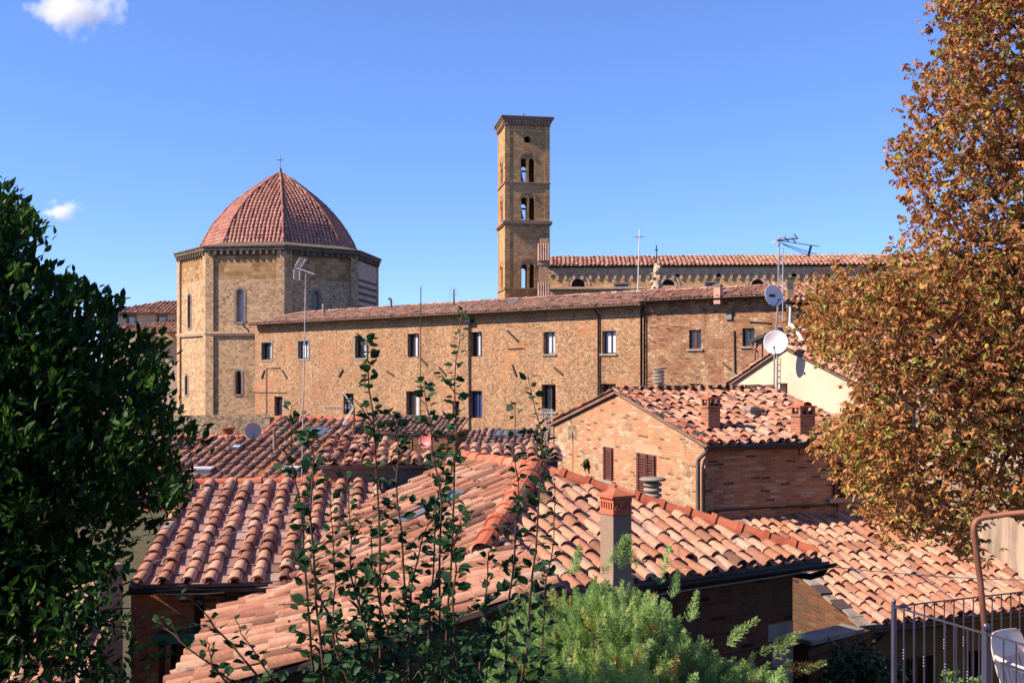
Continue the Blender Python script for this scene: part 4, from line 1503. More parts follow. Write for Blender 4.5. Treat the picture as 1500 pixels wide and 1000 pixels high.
leaves(pl, c + rng.normal(0, .05, (k, 3)), dd, rng.uniform(.05, .13, k), rng.random(k))
tag(pl.build('wall_plant', 'leaf_dark'), 'small tuft of green growing from the sunlit brick gable', 'plant')

# ---------------------------------------------------------------- lower house on the right
lh = thing('low_house', 'low house with a broad sunlit tile roof behind the iron railing', 'house', (8, 20, ground_z(20)))
dO = at(1272, 919, 18.5)
PD = Plane(dO, dE, 17.3)
vD = 4.3
ur0, ur1 = PD.uv(1500, 856), PD.uv(1405, 772)
polyD = [(0, 0), (PD.uv(1560, 880)[0] + 1, 0), (ur0[0] + .1, ur0[1]), (ur1[0] + .1, ur1[1]), (ur1[0], vD), (0, vD)]
add_roof(lh, PD, polyD, ('tile', 'pan', 'under', 'ridge'), s=.25, l=.37, r=.095, jit=1.5, n=7, dark=-.06)
DW = Wall(PD.pt(.15, 0) + dG * .35, PD.pt(6.5, 0) + dG * .35)
hs = [window(lh, DW, (1328, 961, 1368, 1045), 'oo', 'door_red', .15), window(lh, DW, (1418, 952, 1442, 1030), 'od', 'frame_dark', .15)]
mw = MB()
DW.panel(mw, rect(0, DW.L, 0, dO.z - .02), hs, .25)
mw.build('wall', 'olive_stucco', lh)
SW = Wall(PD.pt(.15, 0) + dG * 4.3, PD.pt(.15, 0) + dG * .35)
mw = MB()
SW.panel(mw, [(0, 0), (SW.L, 0), (SW.L, dO.z + .05), (0, dO.z + 4.0 * math.tan(R(17.3)) + .1)])
mw.build('side_wall', 'w_front', lh)  # dark wall colour stands in for shade that does not fall here
gutter(lh, PD.pt(.0, -.07, -.03), PD.pt(6.4, -.07, -.03), .07)
downpipe(lh, [PD.pt(.3, -.07, -.1), DW.pt(.15, dO.z - .4, .08), DW.pt(.15, dO.z - 2.5, .08)], .045, 'pipe_brown')
m2 = MB()
for j in range(15):
    m2.obox(PD.pt(-.02, .15 + j * .29, .05 + random.gauss(0, .012)), PD.E * random.uniform(.14, .2), PD.V * .16, PD.N * .018, random.randrange(2))
m2.build('verge_tiles', ['tile_dark', 'concrete'], lh)
yw = thing('yard_wall', 'low dark yard wall with sloping coping below the front house', 'wall', at(1225, 1000, 16.8))
YW = Wall(at(1184, 0, 16.2), at(1275, 0, 17.4))
mw = MB()
YW.slab(mw, 0, YW.L, ground_z(17) - .3, YW.z(1225, 938), -.3, 0)
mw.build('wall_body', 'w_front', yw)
m2 = MB()
m2.bar(YW.px(1184, 941, -.15), YW.px(1262, 922, -.15), .42, .07)
m2.build('coping', 'concrete', yw)

# ---------------------------------------------------------------- stained wall at the far right
rb = thing('rendered_building', 'tall pale building with stained rendered wall behind the chestnut tree', 'building', (11, 20, ground_z(20)))
q0, q1 = PD.pt(*ur1), PD.pt(*ur0)
dq = (q1 - q0).normalized()
QW = Wall((q0 - dq * 2.2).xy, (q1 + dq * 3.5).xy)
mw = MB()
QW.panel(mw, rect(0, QW.L, 0, EZ - .2))
mw.poly([QW.pt(QW.L, 0), QW.pt(QW.L, 0, -5), QW.pt(QW.L, EZ - .2, -5), QW.pt(QW.L, EZ - .2)])
mw.poly([QW.pt(0, 0, -5), QW.pt(0, 0), QW.pt(0, EZ - .2), QW.pt(0, EZ - .2, -5)])
mw.build('wall', 'retaining', rb)
m2 = MB()
m2.grid([[QW.pt(u, QW.z(1450, 745) + dz, o) for o in (0, .12)] for u in (0, QW.L) for dz in (.02,)], 0, False)
QW.slab(m2, 0, QW.L, EZ - 2.45, EZ - 2.33, 0, .07)
m2.build('ledge', 'retaining', rb)
PQ = Plane(QW.pt(0, EZ - .2, .3), QW.d, 16)
add_roof(rb, PQ, rect(0, QW.L, 0, 5), s=.3, l=.4, r=.11, n=5)

# ---------------------------------------------------------------- front hipped house
fr = thing('hipped_house', 'front house with hipped tile roof, bright red ridge caps and a tall chimney', 'house', (2, 15, ground_z(15)))
cL = Vector((-.72, 12.0, EZ - 2.8))
eB = Vector((.863, .505, 0)).normalized()
PB = 21.02
P1 = Plane(cL, eB, PB)
Lb = 6.14
vB = Lb / 2 / math.cos(R(PB))
P2_ = Plane(cL, (eB.y, -eB.x), PB)
apex = P1.pt(Lb / 2, vB)
cRr = P1.pt(Lb, 0)
rEnd = P2_.pt(-5.55, vB)
hip0 = P1.pt(*[a * .30 for a in (Lb / 2, vB)])
RM = ('tile', 'pan', 'under', 'ridge')
fh_ = add_roof(fr, P1, [(0, 0), (Lb, 0), (Lb / 2, vB)], RM, [(cRr + (apex - cRr) * .02, apex)], dict(r=.12, l=.40, lift=.035), s=.235, l=.36, r=.09, jit=1.3, n=7, label='sunlit hip end with the chimney', extra=lambda q: ridge_caps(q, hip0, apex, .46, .155, 3, True, .07))
ab2 = [(-5.55, -1.5), (-2.2, -1.5), (-.4, -.6), (0, 0), (-Lb / 2, vB), (-5.55, vB)]
fl = add_roof(fr, P2_, ab2, RM, [(rEnd, apex)], dict(r=.12, l=.33, collar=False, lift=.05), s=.255, l=.40, r=.098, jit=1.6, n=7, label='left slope with a skylight')
# hidden slopes close the body
m2 = MB()
back = cL - Vector((-eB.y, eB.x, 0)) * 0 + Vector((-eB.y, eB.x, 0)) * (Lb)
rb_ = Vector((rEnd.x, rEnd.y, rEnd.z))
m2.poly([apex, cRr, cRr + Vector((-eB.y, eB.x, 0)) * 5.6, rb_])
m2.build('rear_roof', 'tile_old', fr)
FW1 = Wall((cL + Vector((-eB.y, eB.x, 0)) * .35).xy, (cRr + Vector((-eB.y, eB.x, 0)) * .35 - eB * .25).xy)
mw = MB()
FW1.panel(mw, rect(0, FW1.L, 0, cL.z - .02))
mw.poly([FW1.pt(FW1.L, 0), FW1.pt(FW1.L, 0, -5), FW1.pt(FW1.L, cL.z, -5), FW1.pt(FW1.L, cL.z)])
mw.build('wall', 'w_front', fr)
m2 = MB()
for y0, y1, w in ((905, 930, .5), (935, 968, .42), (970, 1010, .5)):
    FW1.slab(m2, FW1.L - w, FW1.L + .004, FW1.z(1180, y1), FW1.z(1180, y0), -.2, .006)
m2.build('corner_stone', 'concrete', fr)
gutter(fr, P1.pt(.3, -.08, -.03), P1.pt(Lb + .15, -.08, -.03), .075)
downpipe(fr, [P1.pt(Lb + .05, -.06, -.1), P1.pt(Lb + .03, -.04, -.22), P1.pt(Lb - .02, .1, -.36), P1.pt(Lb - .3, .38, -.42)], .05)
chimney(fh_, P1, 902, 862, .285, 1.27, 'cap', mat='chim', ang=math.atan2(eB.y, eB.x))
vc = MB()
c = at(956, 745, 17.6)
for i in range(4):
    z = .10 + .095 * i
    vc.lathe(c + Vector((0, 0, z)), [(.10, 0), (.15, .012), (.165, .035), (.15, .062), (.10, .075)], 16)
vc.lathe(c, [(.11, -.6), (.11, .5)], 12)
vc.lathe(c + Vector((0, 0, .48)), [(.1, 0), (.22, .01), (.235, .035), (.2, .055), (0, .06)], 18)
vo = vc.build('vent_cowl', 'concrete', fr)
su, sv = P2_.uv(632, 752)
skylight(fl, P2_, su - .2, su + .2, sv - .52, sv + .58)

# lean-to roof in front of the hip
ls = thing('lean_to', 'low lean-to with weathered tile roof sloping left below the front hip', 'shed', (-2, 12, ground_z(12)))
h3 = Vector((.99, .13, 0)).normalized()
PS = Plane((-4.19, 14.0, EZ - 3.46), (h3.y, -h3.x), 15)
uN = Vector((-2.3 + 4.19, 10.57 - 14.0, 0)).dot(PS.E)
vS = 4.25
add_roof(ls, PS, [(-.75, .12), (uN, .2), (uN, vS), (-.75, vS)], ('tile', 'tile_old', 'under', 'ridge'), s=.26, l=.38, r=.10, jit=2.0, n=7, dark=.03)
SWl = Wall(PS.pt(uN - .12, .45).xy, PS.pt(uN - .12, vS - .05).xy)
mw = MB()
SWl.panel(mw, [(0, 0), (SWl.L, 0), (SWl.L, PS.pt(0, vS).z - .09), (0, PS.pt(0, .45).z - .09)])
mw.poly([SWl.pt(SWl.L, 0), SWl.pt(SWl.L, 0, -3.2), SWl.pt(SWl.L, PS.pt(0, vS).z - .06, -3.2), SWl.pt(SWl.L, PS.pt(0, vS).z - .06)])
mw.poly([SWl.pt(0, 0, -3.6), SWl.pt(0, 0), SWl.pt(0, PS.O.z + .05), SWl.pt(0, PS.O.z + .05, -3.6)])
mw.build('wall', 'w_front', ls)
gutter(ls, PS.pt(-.7, .05, -.02), PS.pt(uN, .13, -.02), .06, 'galv')

# ---------------------------------------------------------------- left house with flat pan roof
lf = thing('left_house', 'brick house left of centre with rows of round tiles on flat pans', 'house', (-3, 17, ground_z(16)))
aO = at(188, 858, 14.4)
PA = Plane(aO, (.993, .11), 15)
vA = PA.uv(400, 706)[1]
uA0, uA1 = PA.uv(560, 850)[0], PA.uv(560, 706)[0]
ra = PA.pt(uA1 - .1, vA)
la = PA.pt(0, vA)
add_roof(lf, PA, [(0, 0), (uA0, 0), (uA1, vA), (0, vA)], RM, [(la, PA.pt(PA.uv(527, 706)[0], vA))], dict(r=.085, l=.46, lift=.0), s=.325, l=.30, r=.098, jit=1.1, n=8, pan='flat')
AW = Wall(PA.pt(-.05, .35).xy, PA.pt(uA0, .35).xy)
hs = [window(lf, AW, (232, 938, 287, 1040), 'oo', 'door_red', .12)]
mw = MB()
AW.panel(mw, rect(0, AW.L, 0, aO.z + .02), hs, .2)
mw.poly([AW.pt(0, 0, -4), AW.pt(0, 0), AW.pt(0, aO.z), AW.pt(0, aO.z + 1.1, -4)])
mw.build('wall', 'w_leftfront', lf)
m2 = MB()
AW.slab(m2, AW.u(229), AW.u(290), AW.z(260, 939), AW.z(260, 925), 0, .12)
m2.build('green_lintel', 'awning', lf)
gutter(lf, PA.pt(0, -.07, -.03), PA.pt(uA0, -.07, -.03), .07)
downpipe(lf, [PA.pt(PA.uv(293, 855)[0], -.05, -.1), AW.px(293, 872, .07), AW.px(293, 935, .07)], .06, 'dark_metal')
m2 = MB()
pts = [PA.pt(PA.uv(a, 856)[0], -.12, b) for a, b in ((195, -.05), (250, -.07), (300, -.08), (350, -.05), (400, .0), (440, .03))]
m2.tube(pts, .012, 5)
tag(m2.build('cable', 'cable'), 'thin pale cable sagging along the eave of the left brick house', 'cable')
# pier and lean-to beyond the evergreen
pr = thing('stucco_shed', 'small rendered shed with a short tile roof glimpsed through the evergreen', 'shed', (-5.6, 13.5, ground_z(13.5)))
PW = Wall(at(138, 0, 13.6), at(180, 0, 13.9))
mw = MB()
PW.slab(mw, 0, PW.L, ground_z(13.6) - .3, PW.z(160, 828), -1.6, 0)
mw.build('wall', 'chim', pr)
PP = Plane(at(40, 1010, 12.2), (.995, .1), 18)
add_roof(pr, PP, rect(-1.6, PP.uv(132, 950)[0], 0, 1.9), RM, s=.26, l=.38, r=.1, n=6)
m2 = MB()
m2.tube([PW.px(137, 838, .1), PW.px(137, 940, .1)], .035, 7)
m2.tube([PW.px(137, 838, .1), PW.px(140, 833, .1)], .05, 7)
m2.build('downpipe', 'galv', pr)

# ---------------------------------------------------------------- small houses in the middle distance
ms = thing('grey_shed', 'grey rendered outhouse with a jumbled tile roof behind the left house', 'shed', (-2, 19.5, ground_z(19)))
kO = at(462, 681, 18.3)
PK = Plane(kO, (1, .06), 9)
kw = PK.uv(668, 668)[0]
KW = Wall(PK.pt(.1, .12).xy, PK.pt(kw - .05, .12).xy)
mw = MB()
KW.panel(mw, rect(0, KW.L, 0, kO.z))
sides(mw, KW, 0, KW.L, 0, kO.z, 2.6)
mw.build('wall', 'grey_stucco', ms)
add_roof(ms, PK, [(0, 0), (kw, 0), (kw, .35), (kw * .66, .75), (kw * .45, 1.7), (.1, 2.4)], ('tile', 'tile', 'under', 'ridge'), s=.21, l=.36, r=.088, jit=2.4, n=7)
dw_ = thing('dark_outhouse', 'dark rendered outhouse with an orange wavy tile edge left of the brick gable', 'shed', (.3, 20.5, ground_z(20)))
MO = at(668, 671, 19.7)
PM_ = Plane(MO, (1, 0.0), 6)
mwid = PM_.uv(823, 668)[0]
MW = Wall(PM_.pt(.05, .12).xy, PM_.pt(mwid - .08, .12).xy)
mw = MB()
MW.panel(mw, rect(0, MW.L, 0, MO.z))
sides(mw, MW, 0, MW.L, 0, MO.z, 1.2)
mw.build('wall', 'dark_stucco', dw_)
add_roof(dw_, PM_, rect(0, mwid, 0, 1.1), ('tile', 'pale_tile', 'under', 'ridge'), s=.225, l=.55, r=.095, jit=.5, n=8)

ch = thing('stepped_house', 'house with a stepped grey and orange tile roof below the baptistery', 'house', (-6, 38, ground_z(38)))
PC = Plane((-7.47, 40, EZ - 1.92), (.98, -.2), 17)
cu = PC.uv
polyC = [cu(190, 642), cu(382, 641.5), cu(412, 613), cu(533, 615.5), cu(518, 640), cu(505, 668), cu(500, 745), cu(120, 745)]
cr_ = add_roof(ch, PC, polyC, ('tile_dark', 'pan_orange', 'under', 'ridge'), [(PC.pt(*cu(255, 641.7)), PC.pt(*cu(382, 641.5))), (PC.pt(*cu(412, 613)), PC.pt(*cu(533, 615.5))), (PC.pt(*cu(382, 641.5)), PC.pt(*cu(412, 613)))], dict(r=.11, l=.45), s=.40, l=.42, r=.125, jit=1.3, n=6)
m2 = MB()
a, b = PC.pt(*cu(533, 615.5)), PC.pt(*cu(505, 668))
m2.poly([a, b, (b.x, b.y, 0), (a.x, a.y, 0)])
a, b = PC.pt(*cu(412, 613)), PC.pt(*cu(533, 615.5))
m2.poly([a - Vector((0, 0, .1)), b - Vector((0, 0, .1)), (b.x, b.y, 0), (a.x, a.y, 0)])
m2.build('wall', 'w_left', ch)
u0, v0 = cu(463, 636)
skylight(cr_, PC, u0 - .45, u0 + .45, v0 - .42, v0 + .42, 'skylight', .15)
u0, v0 = cu(345, 659)
skylight(cr_, PC, u0 - .2, u0 + .25, v0 - .15, v0 + .2, 'pale_pane', .15)
m2 = MB()
p = PC.pt(*cu(297, 694))
m2.box(p + Vector((0, 0, .08)), .62, .4, .2)
m2.box(p + Vector((0, 0, .21)), .72, .5, .06, 0, 1)
p = PC.pt(*cu(428, 694))
m2.box(p + Vector((0, 0, .1)), .5, .4, .2)
m2.box(p + Vector((0, 0, .22)), .6, .5, .06, 0, 1)
m2.build('roof_hatch', ['galv', 'white_metal'], cr_)
m2 = MB()
p = PC.pt(*cu(402, 660))
m2.tube([p, p + Vector((0, 0, .55))], .06, 7)
m2.tube([p + Vector((0, 0, .55)), p + Vector((.0, -.1, .8))], .045, 6)
m2.build('vent_pipe', 'chim', cr_)

lb = thing('shuttered_house', 'low brick house with ochre shutters under the long building', 'house', (-5, 51, ground_z(51)))
PL = Plane(at(527, 633, 50.2), (.975, -.2), 16)
lw_ = PL.uv(671, 633)[0]
LWw = Wall(PL.pt(.25, .12).xy, PL.pt(lw_ - .1, .12).xy)
hs = [window(lb, LWw, (579, 638, 605, 661), 'yy', 'wood', .12)]
mw = MB()
zl = PL.O.z
LWw.panel(mw, rect(0, LWw.L, 0, zl + .05), hs, .2)
sides(mw, LWw, 0, LWw.L, 0, zl + .05, 3)
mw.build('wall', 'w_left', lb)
m2 = MB()
LWw.slab(m2, LWw.u(560), LWw.u(612), LWw.z(590, 637.5), LWw.z(590, 632), -.1, .03)
m2.build('lintel', 'concrete', lb)
vL = PL.uv(600, 611)[1]
lr2 = add_roof(lb, PL, rect(0, lw_, 0, vL), ('tile_dark', 'tile_old', 'under', 'tile_old'), [(PL.pt(0, vL), PL.pt(lw_, vL))], dict(r=.1, collar=False, dark=.3), s=.30, l=.40, r=.115, jit=1.2, n=6)
nb = thing('skylight_house', 'low dark tiled house with a row of glass roof panels', 'house', (1, 48, ground_z(48)))
PNn = Plane(at(676, 669, 45), (.975, -.12), 15)
nu = PNn.uv
nr = add_roof(nb, PNn, [nu(674, 669), nu(806, 672), nu(806, 631), nu(688, 631)], ('tile_dark', 'tile_old', 'under', 'tile_dark'), s=.30, l=.40, r=.115, jit=1.4, n=6, dark=.1)
u0, v0 = nu(722, 642)
u1, v1 = nu(768, 633)
for i in range(4):
    skylight(nr, PNn, u0 + i * (u1 - u0) / 4, u0 + (i + .96) * (u1 - u0) / 4, v0, v1 - .05, 'panel', .14, 'glass_roof_panel')
chimney(nr, PNn, 722, 666, .75, .5, 'open', mat='concrete', d=.5)
chimney(nr, PNn, 798, 667, .3, .4, 'box', mat='chim')
m2 = MB()
a, b = PNn.pt(*nu(674, 669)), PNn.pt(*nu(806, 672))
m2.poly([a, b, (b.x, b.y, 0), (a.x, a.y, 0)])
a, b = PNn.pt(*nu(674, 669)), PNn.pt(*nu(688, 631))
m2.poly([a, b, (b.x, b.y, 0), (a.x, a.y, 0)])
m2.build('wall', 'w_left', nb)

# ---------------------------------------------------------------- cream gable house
cf = thing('cream_house', 'cream stuccoed gable house with a small dark window and dish mast', 'house', (10, 34, ground_z(33)))
gd = -dG
fa = Vector((8.58, 32.0, 0))
zfa = EZ + .70
FWc = Wall(fa - gd * 3.9, fa + gd * 4.4)
tl_, tr_ = .39, .325
hs = [window(cf, FWc, (1143, 561, 1153.5, 577), 'd', 'frame_brown', .25)]
mw = MB()
FWc.panel(mw, [(0, 0), (FWc.L, 0), (FWc.L, zfa - 4.4 * tr_ - .05), (3.9, zfa - .05), (0, zfa - 3.9 * tl_ - .05)], hs, .25)
mw.build('wall', 'cream', cf)
PFr = Plane((fa + gd * 4.4 - dE * .12).xy.to_tuple() + (zfa - 4.4 * tr_,), dE, math.degrees(math.atan(tr_)))
vF = 4.4 / math.cos(math.atan(tr_))
cfr = add_roof(cf, PFr, rect(0, 6, 0, vF), ('tile', 'tile_old', 'under', 'tile_old'), [(PFr.pt(0, vF), PFr.pt(6, vF))], dict(r=.12, collar=False), s=.26, l=.38, r=.1, jit=1.4, n=6)
PFl = Plane((fa - gd * 3.9 + dE * 6).xy.to_tuple() + (zfa - 3.9 * tl_,), -dE, math.degrees(math.atan(tl_)))
add_roof(cf, PFl, rect(0, 6.12, 0, 3.9 / math.cos(math.atan(tl_))), ('tile_old', 'tile_old', 'under', 'tile_old'), s=.26, l=.38, r=.1, n=5)
m2 = MB()
a, b = FWc.pt(FWc.L, 0), FWc.pt(FWc.L, 0) + dE * 6
m2.poly([a, b, (b.x, b.y, zfa - 4.4 * tr_), (a.x, a.y, zfa - 4.4 * tr_)])
m2.build('side_wall', 'cream', cf)

# annex and red house behind it
an = thing('annex', 'narrow annex with mossy roof and white pipe behind the cream gable', 'building', (11, 42, ground_z(42)))
RO = at(1146, 506, 40)
PR = Plane(RO, (.98, .1), 17)
rp = PR.uv
ar = add_roof(an, PR, [rp(1146, 506), rp(1300, 505), rp(1300, 476), rp(1158, 478)], ('tile_moss', 'tile_moss', 'under', 'tile_moss'), s=.27, l=.38, r=.1, jit=1.5, n=5)
m2 = MB()
m2.tube([PR.pt(*rp(1156, 480), .15), PR.pt(*rp(1160, 482), .15), PR.pt(*rp(1176, 504), .15), PR.pt(*rp(1175, 507), .1)], .075, 7)
m2.build('white_pipe', 'white_metal', ar)
RW = Wall(at(1107, 0, 42), at(1150, 0, 41))
mw = MB()
RW.panel(mw, [RW.uz(1107, 640), RW.uz(1150, 640), RW.uz(1150, 482), RW.uz(1142, 484), RW.uz(1107, 499)])
for x in (1112, 1122, 1134):
    RW.slab(mw, RW.u(x), RW.u(x + 5), RW.z(x, 640), RW.z(x, 496), 0, .06, 1)
mw.build('wall', ['chim', 'chim_brick'], an)
m2 = MB()
m2.bar(RW.px(1103, 500, .1), RW.px(1146, 482, .1), .3, .14)
m2.build('verge', 'frame_dark', an)
downpipe(an, [RW.px(1103, 501, .1), RW.px(1104, 507, .15), RW.px(1109, 512, .15), RW.px(1109, 560, .15)], .05, 'rust')
m2 = MB()
PRw = Wall(PR.pt(.0, .3).xy, PR.pt(5, .3).xy)
PRw.panel(m2, rect(0, 5, 0, RO.z))
m2.build('front_wall', 'cream', an)
oh = thing('red_house', 'dull red house with tiled roof half hidden by the chestnut tree', 'house', (16, 50, ground_z(50)))
PO = Plane(at(1150, 441, 48), (1, -.02), 15.5)
ov = PO.uv(1250, 417)[1]
ow = PO.uv(1440, 440)[0]
orf = add_roof(oh, PO, rect(0, ow, 0, ov), ('tile', 'tile_moss', 'under', 'tile'), s=.28, l=.38, r=.105, jit=1.3, n=5)
OW = Wall(PO.pt(.15, .4).xy, PO.pt(ow, .4).xy)
hs = [window(oh, OW, (1288, 452, 1308, 474), 'od', 'frame_brown', .2), window(oh, OW, (1212, 452, 1226, 478), 'c', 'sheet_white', .1)]
mw = MB()
u_ = OW.u(1190)
OW.panel(mw, rect(u_, OW.L, 0, PO.O.z), hs, .25)
OW.panel(mw, rect(0, u_, 0, PO.O.z), [], .25, 1)
mw.build('wall', ['pink', 'w_brick2'], oh)
gutter(oh, PO.pt(0, -.08, -.05), PO.pt(ow, -.08, -.05), .08)
chimney(orf, PO, 1157, 438, .30, 1.0, 'banded', mat='chim')
downpipe(oh, [OW.px(1157, 444, .15), OW.px(1156, 470, .15), OW.px(1155, 484, .15)], .06, 'white_metal')
u0, v0 = PO.uv(1265, 421)
skylight(orf, PO, u0 - .25, u0 + .25, v0 - .3, v0 + .2)
# two more houses behind the chestnut crown
for nm, px0, px1, ye, yr, Y, lab, mt in (('house', 1262, 1700, 560, 500, 34, 'pale pink house behind the chestnut crown, its roof showing in gaps', 'cream_far'),):
    hb = thing('pink_house', lab, 'house', at((px0 + px1) / 2, 700, Y + 3))
    PX = Plane(at(px0, ye, Y), (1, -.1), 17)
    wx = PX.uv(px1, ye)[0]
    add_roof(hb, PX, rect(0, wx, 0, PX.uv(px0 + 60, yr)[1]), s=.27, l=.38, r=.1, n=5)
    XW = Wall(PX.pt(.1, .4).xy, PX.pt(wx, .4).xy)
    hs = [window(hb, XW, (1345, 585, 1368, 625), 'dd', 'frame_brown', .2)]
    mw = MB()
    XW.panel(mw, rect(0, XW.L, 0, PX.O.z), hs, .25)
    sides(mw, XW, 0, XW.L, 0, PX.O.z, 5)
    mw.build('wall', mt, hb)

# ---------------------------------------------------------------- dishes, antennas, masts
def dish(label, c, r, axis, mat, arm=True, logo=False, up=None):
    o = thing('satellite_dish', label, 'satellite dish', c)
    ax = Vector(axis).normalized()
    mb = MB()
    prof = [(0.001, 0)] + [(r * t, r * .28 * t * t) for t in (.25, .5, .75, .95, 1.0)] + [(r * 1.0, r * .24), (r * .9, r * .19), (r * .5, .02 * r), (0.001, -.03)]
    mb.lathe(c, prof, 22, 0, ax)
    mb.build('reflector', mat, o)
    if logo:
        m2 = MB()
        x = ax.cross(Vector((0, 0, 1))).normalized()
        y = x.cross(ax)
        for i, (a, h) in enumerate(((-.34, .1), (-.24, .1), (-.14, .1), (-.05, .14), (.05, .1), (.15, .1), (.27, .14))):
            m2.obox(Vector(c) + ax * r * .06 - x * r * a + y * r * .05, x * r * .03, y * r * h, ax * .004)
            m2.obox(Vector(c) + ax * r * .06 - x * r * a + y * r * (.05 + h * .8 * (1 if i % 2 else -1)), x * r * .055, y * r * .03, ax * .004)
        m2.build('logo', 'dark_metal', o)
    if arm:
        m2 = MB()
        x = ax.cross(Vector((0, 0, 1))).normalized()
        y = x.cross(ax)
        e = Vector(c) + ax * r * .95 - y * r * .55
        m2.tube([Vector(c) - y * r * .95 + ax * r * .25, e], r * .04, 6)
        m2.lathe(e, [(r * .06, -.03), (r * .09, .0), (r * .09, .08 * r + .04), (0.001, .09 * r + .05)], 8, 0, -ax)
        m2.build('feed_arm', 'dark_metal', o)
    m2 = MB()
    m2.tube([Vector(c) - ax * .02, Vector(c) - ax * r * .35, Vector(c) - ax * r * .4 - Vector((0, 0, r * .6))], r * .07, 7)
    m2.build('bracket', 'galv', o)
    return o

def mast(name, label, cat, pts, r, mat='galv'):
    o = thing(name, label, cat, pts[0])
    mb = MB()
    mb.tube(pts, r, 7)
    mb.build('mast', mat, o)
    return o

def yagi(o, c, d, L, n, w, vert=False, mat='galv', refl=True, rod=.012):
    """boom along d with cross elements"""
    d = Vector(d).normalized()
    x = Vector((0, 0, 1)) if vert else d.cross(Vector((0, 0, 1))).normalized()
    mb = MB()
    a, b = Vector(c) - d * L * .5, Vector(c) + d * L * .5
    mb.bar(a, b, rod * 2)
    for i in range(n):
        p = a + (b - a) * i / (n - 1)
        ww = w * (1 - .35 * i / n)
        mb.tube([p - x * ww / 2, p + x * ww / 2], rod, 5)
    if refl:
        up = d.cross(x)
        for s in (-1, 1):
            for j in range(6):
                q = a + up * s * (.06 + j * w * .16) - d * (-.05 - j * .05 * w)
                mb.tube([q - x * w * .6, q + x * w * .6], rod, 5)
            for e in (-1, 1):
                q0, q1 = a + up * s * .06 + x * e * w * .5, a + up * s * (.06 + 5 * w * .16) + d * .25 * w + x * e * w * .5
                mb.tube([q0, q1], rod, 5)
    return mb.build('antenna_array', mat, o)

FM = FWc
mt = mast('dish_mast', 'tall mast against the cream gable carrying two dishes', 'mast', [FM.px(1138, 604, .12), FM.px(1139, 520, .12), at(1140, 440, 31.6), at(1141, 350, 31.6)], .03)
m2 = MB()
for y in range(530, 600, 9):
    m2.bar(FM.px(1137, y, .12), FM.px(1142, y, .12), .025)
m2.tube([FM.px(1142, 606, .12), FM.px(1143, 520, .12)], .02, 6)
m2.build('lattice', 'galv', mt)
for a, b in (((1134, 352), (1149, 347)), ((1130, 356), (1138, 353))):
    m2 = MB()
    m2.bar(at(*a, 31.6), at(*b, 31.5), .04)
    m2.build('bracket', 'galv', mt)
m2 = MB()
for a, b, w in (((1137, 352), (1200, 361), .012), ((1141, 355), (1196, 373), .012), ((1147, 358), (1187, 375), .012), ((1141, 352), (1168, 349), .03)):
    m2.tube([at(*a, 31.6), at(*b, 31.2)], w, 5)
m2.bar(at(1188, 360, 31.2), at(1184, 375, 31.2), .06)
for px, y in ((1163, 352), (1166, 346), (1152, 350)):
    m2.tube([at(px - 3, y - 3, 31.2), at(px + 3, y + 4, 31.2)], .018, 5)
m2.build('antenna_array', 'dark_metal', mt)
dish('big white dish at the foot of the mast, against the cream gable', at(1137, 502, 31.2), .37, (-.45, -1, .18), 'white_metal')
dish('upper white dish on the mast, bearing a small dark logo', at(1131, 434, 31.4), .34, (.40, -.88, .20), 'white_metal', logo=True)
m2 = mast('roof_pole', 'thin bare pole just right of the dish mast', 'pole', [at(1146.5, 470, 36), at(1147, 362, 36)], .02)
dish('grey dish above the stepped red ridge, facing right', at(370, 631, 37), .30, (.45, -1, .2), 'grey_dish')
dish('faded red dish in front of the ochre shutters', at(625, 646, 47), .36, (-.55, -1, .3), 'red_dish')
m1 = mast('antenna_mast', 'tall white mast rising from the stepped roof past the baptistery', 'antenna', [at(442, 705, 31), at(445, 560, 31), at(448, 400, 31)], .018, 'mast')
yagi(m1, at(448, 397, 31), (.9, -.3, -.33), .62, 12, .34, False, 'white_metal', True, .009)
m2 = MB()
m2.box(at(445, 604, 30.9), .12, .1, .12)
m2.build('junction_box', 'concrete', m1)
m1 = mast('antenna_mast', 'rusty mast with a big white grid antenna pointing left before the lower windows', 'antenna', [at(517, 695, 27), at(519, 597, 27)], .025, 'rust')
yagi(m1, at(496, 597, 26.9), (-1, -.25, 0), .75, 9, .16, True, 'white_metal', False, .01)
m2 = MB()
ap, gd_, gx = at(517, 597, 27), Vector((-1, -.25, 0)).normalized(), Vector((-.25, 1, 0)).normalized()
for s in (-1, 1):
    for j in range(9):
        q = ap + gd_ * .031 * j + Vector((0, 0, s * (.03 + .047 * j)))
        m2.tube([q - gx * .2, q + gx * .2], .008, 5)
    for e in (-.2, .2):
        m2.tube([ap + gx * e + Vector((0, 0, s * .02)), ap + gx * e + gd_ * .25 + Vector((0, 0, s * .41))], .009, 5)
m2.build('grid_reflector', 'white_metal', m1)
m1 = mast('antenna_mast', 'short mast with a weathered grid antenna beside the gable house corner', 'antenna', [at(803, 720, 28.6), at(801, 605, 28.6)], .02)
yagi(m1, at(796, 607, 28.6), (-.85, -.4, .1), .5, 7, .3, True, 'galv', True, .009)
m1 = mast('antenna_mast', 'thin wire mast standing before the dark framed middle window', 'antenna', [at(616.5, 660, 46), at(616, 560, 46), at(616.5, 420, 46)], .022, 'pipe_brown')
m1 = mast('antenna_mast', 'small branched antenna on the long roof right of the wire mast', 'antenna', [at(665, 458, 69), at(665, 424, 69)], .05, 'dark_metal')
yagi(m1, at(664, 428, 69), (.6, -.8, 0), .9, 5, .8, True, 'galv', False, .012)
m1 = mast('antenna_mast', 'tall thin white mast in front of the church roof', 'antenna', [at(934, 432, 60), at(935.5, 380, 60), at(937, 336, 60)], .03, 'white_metal')
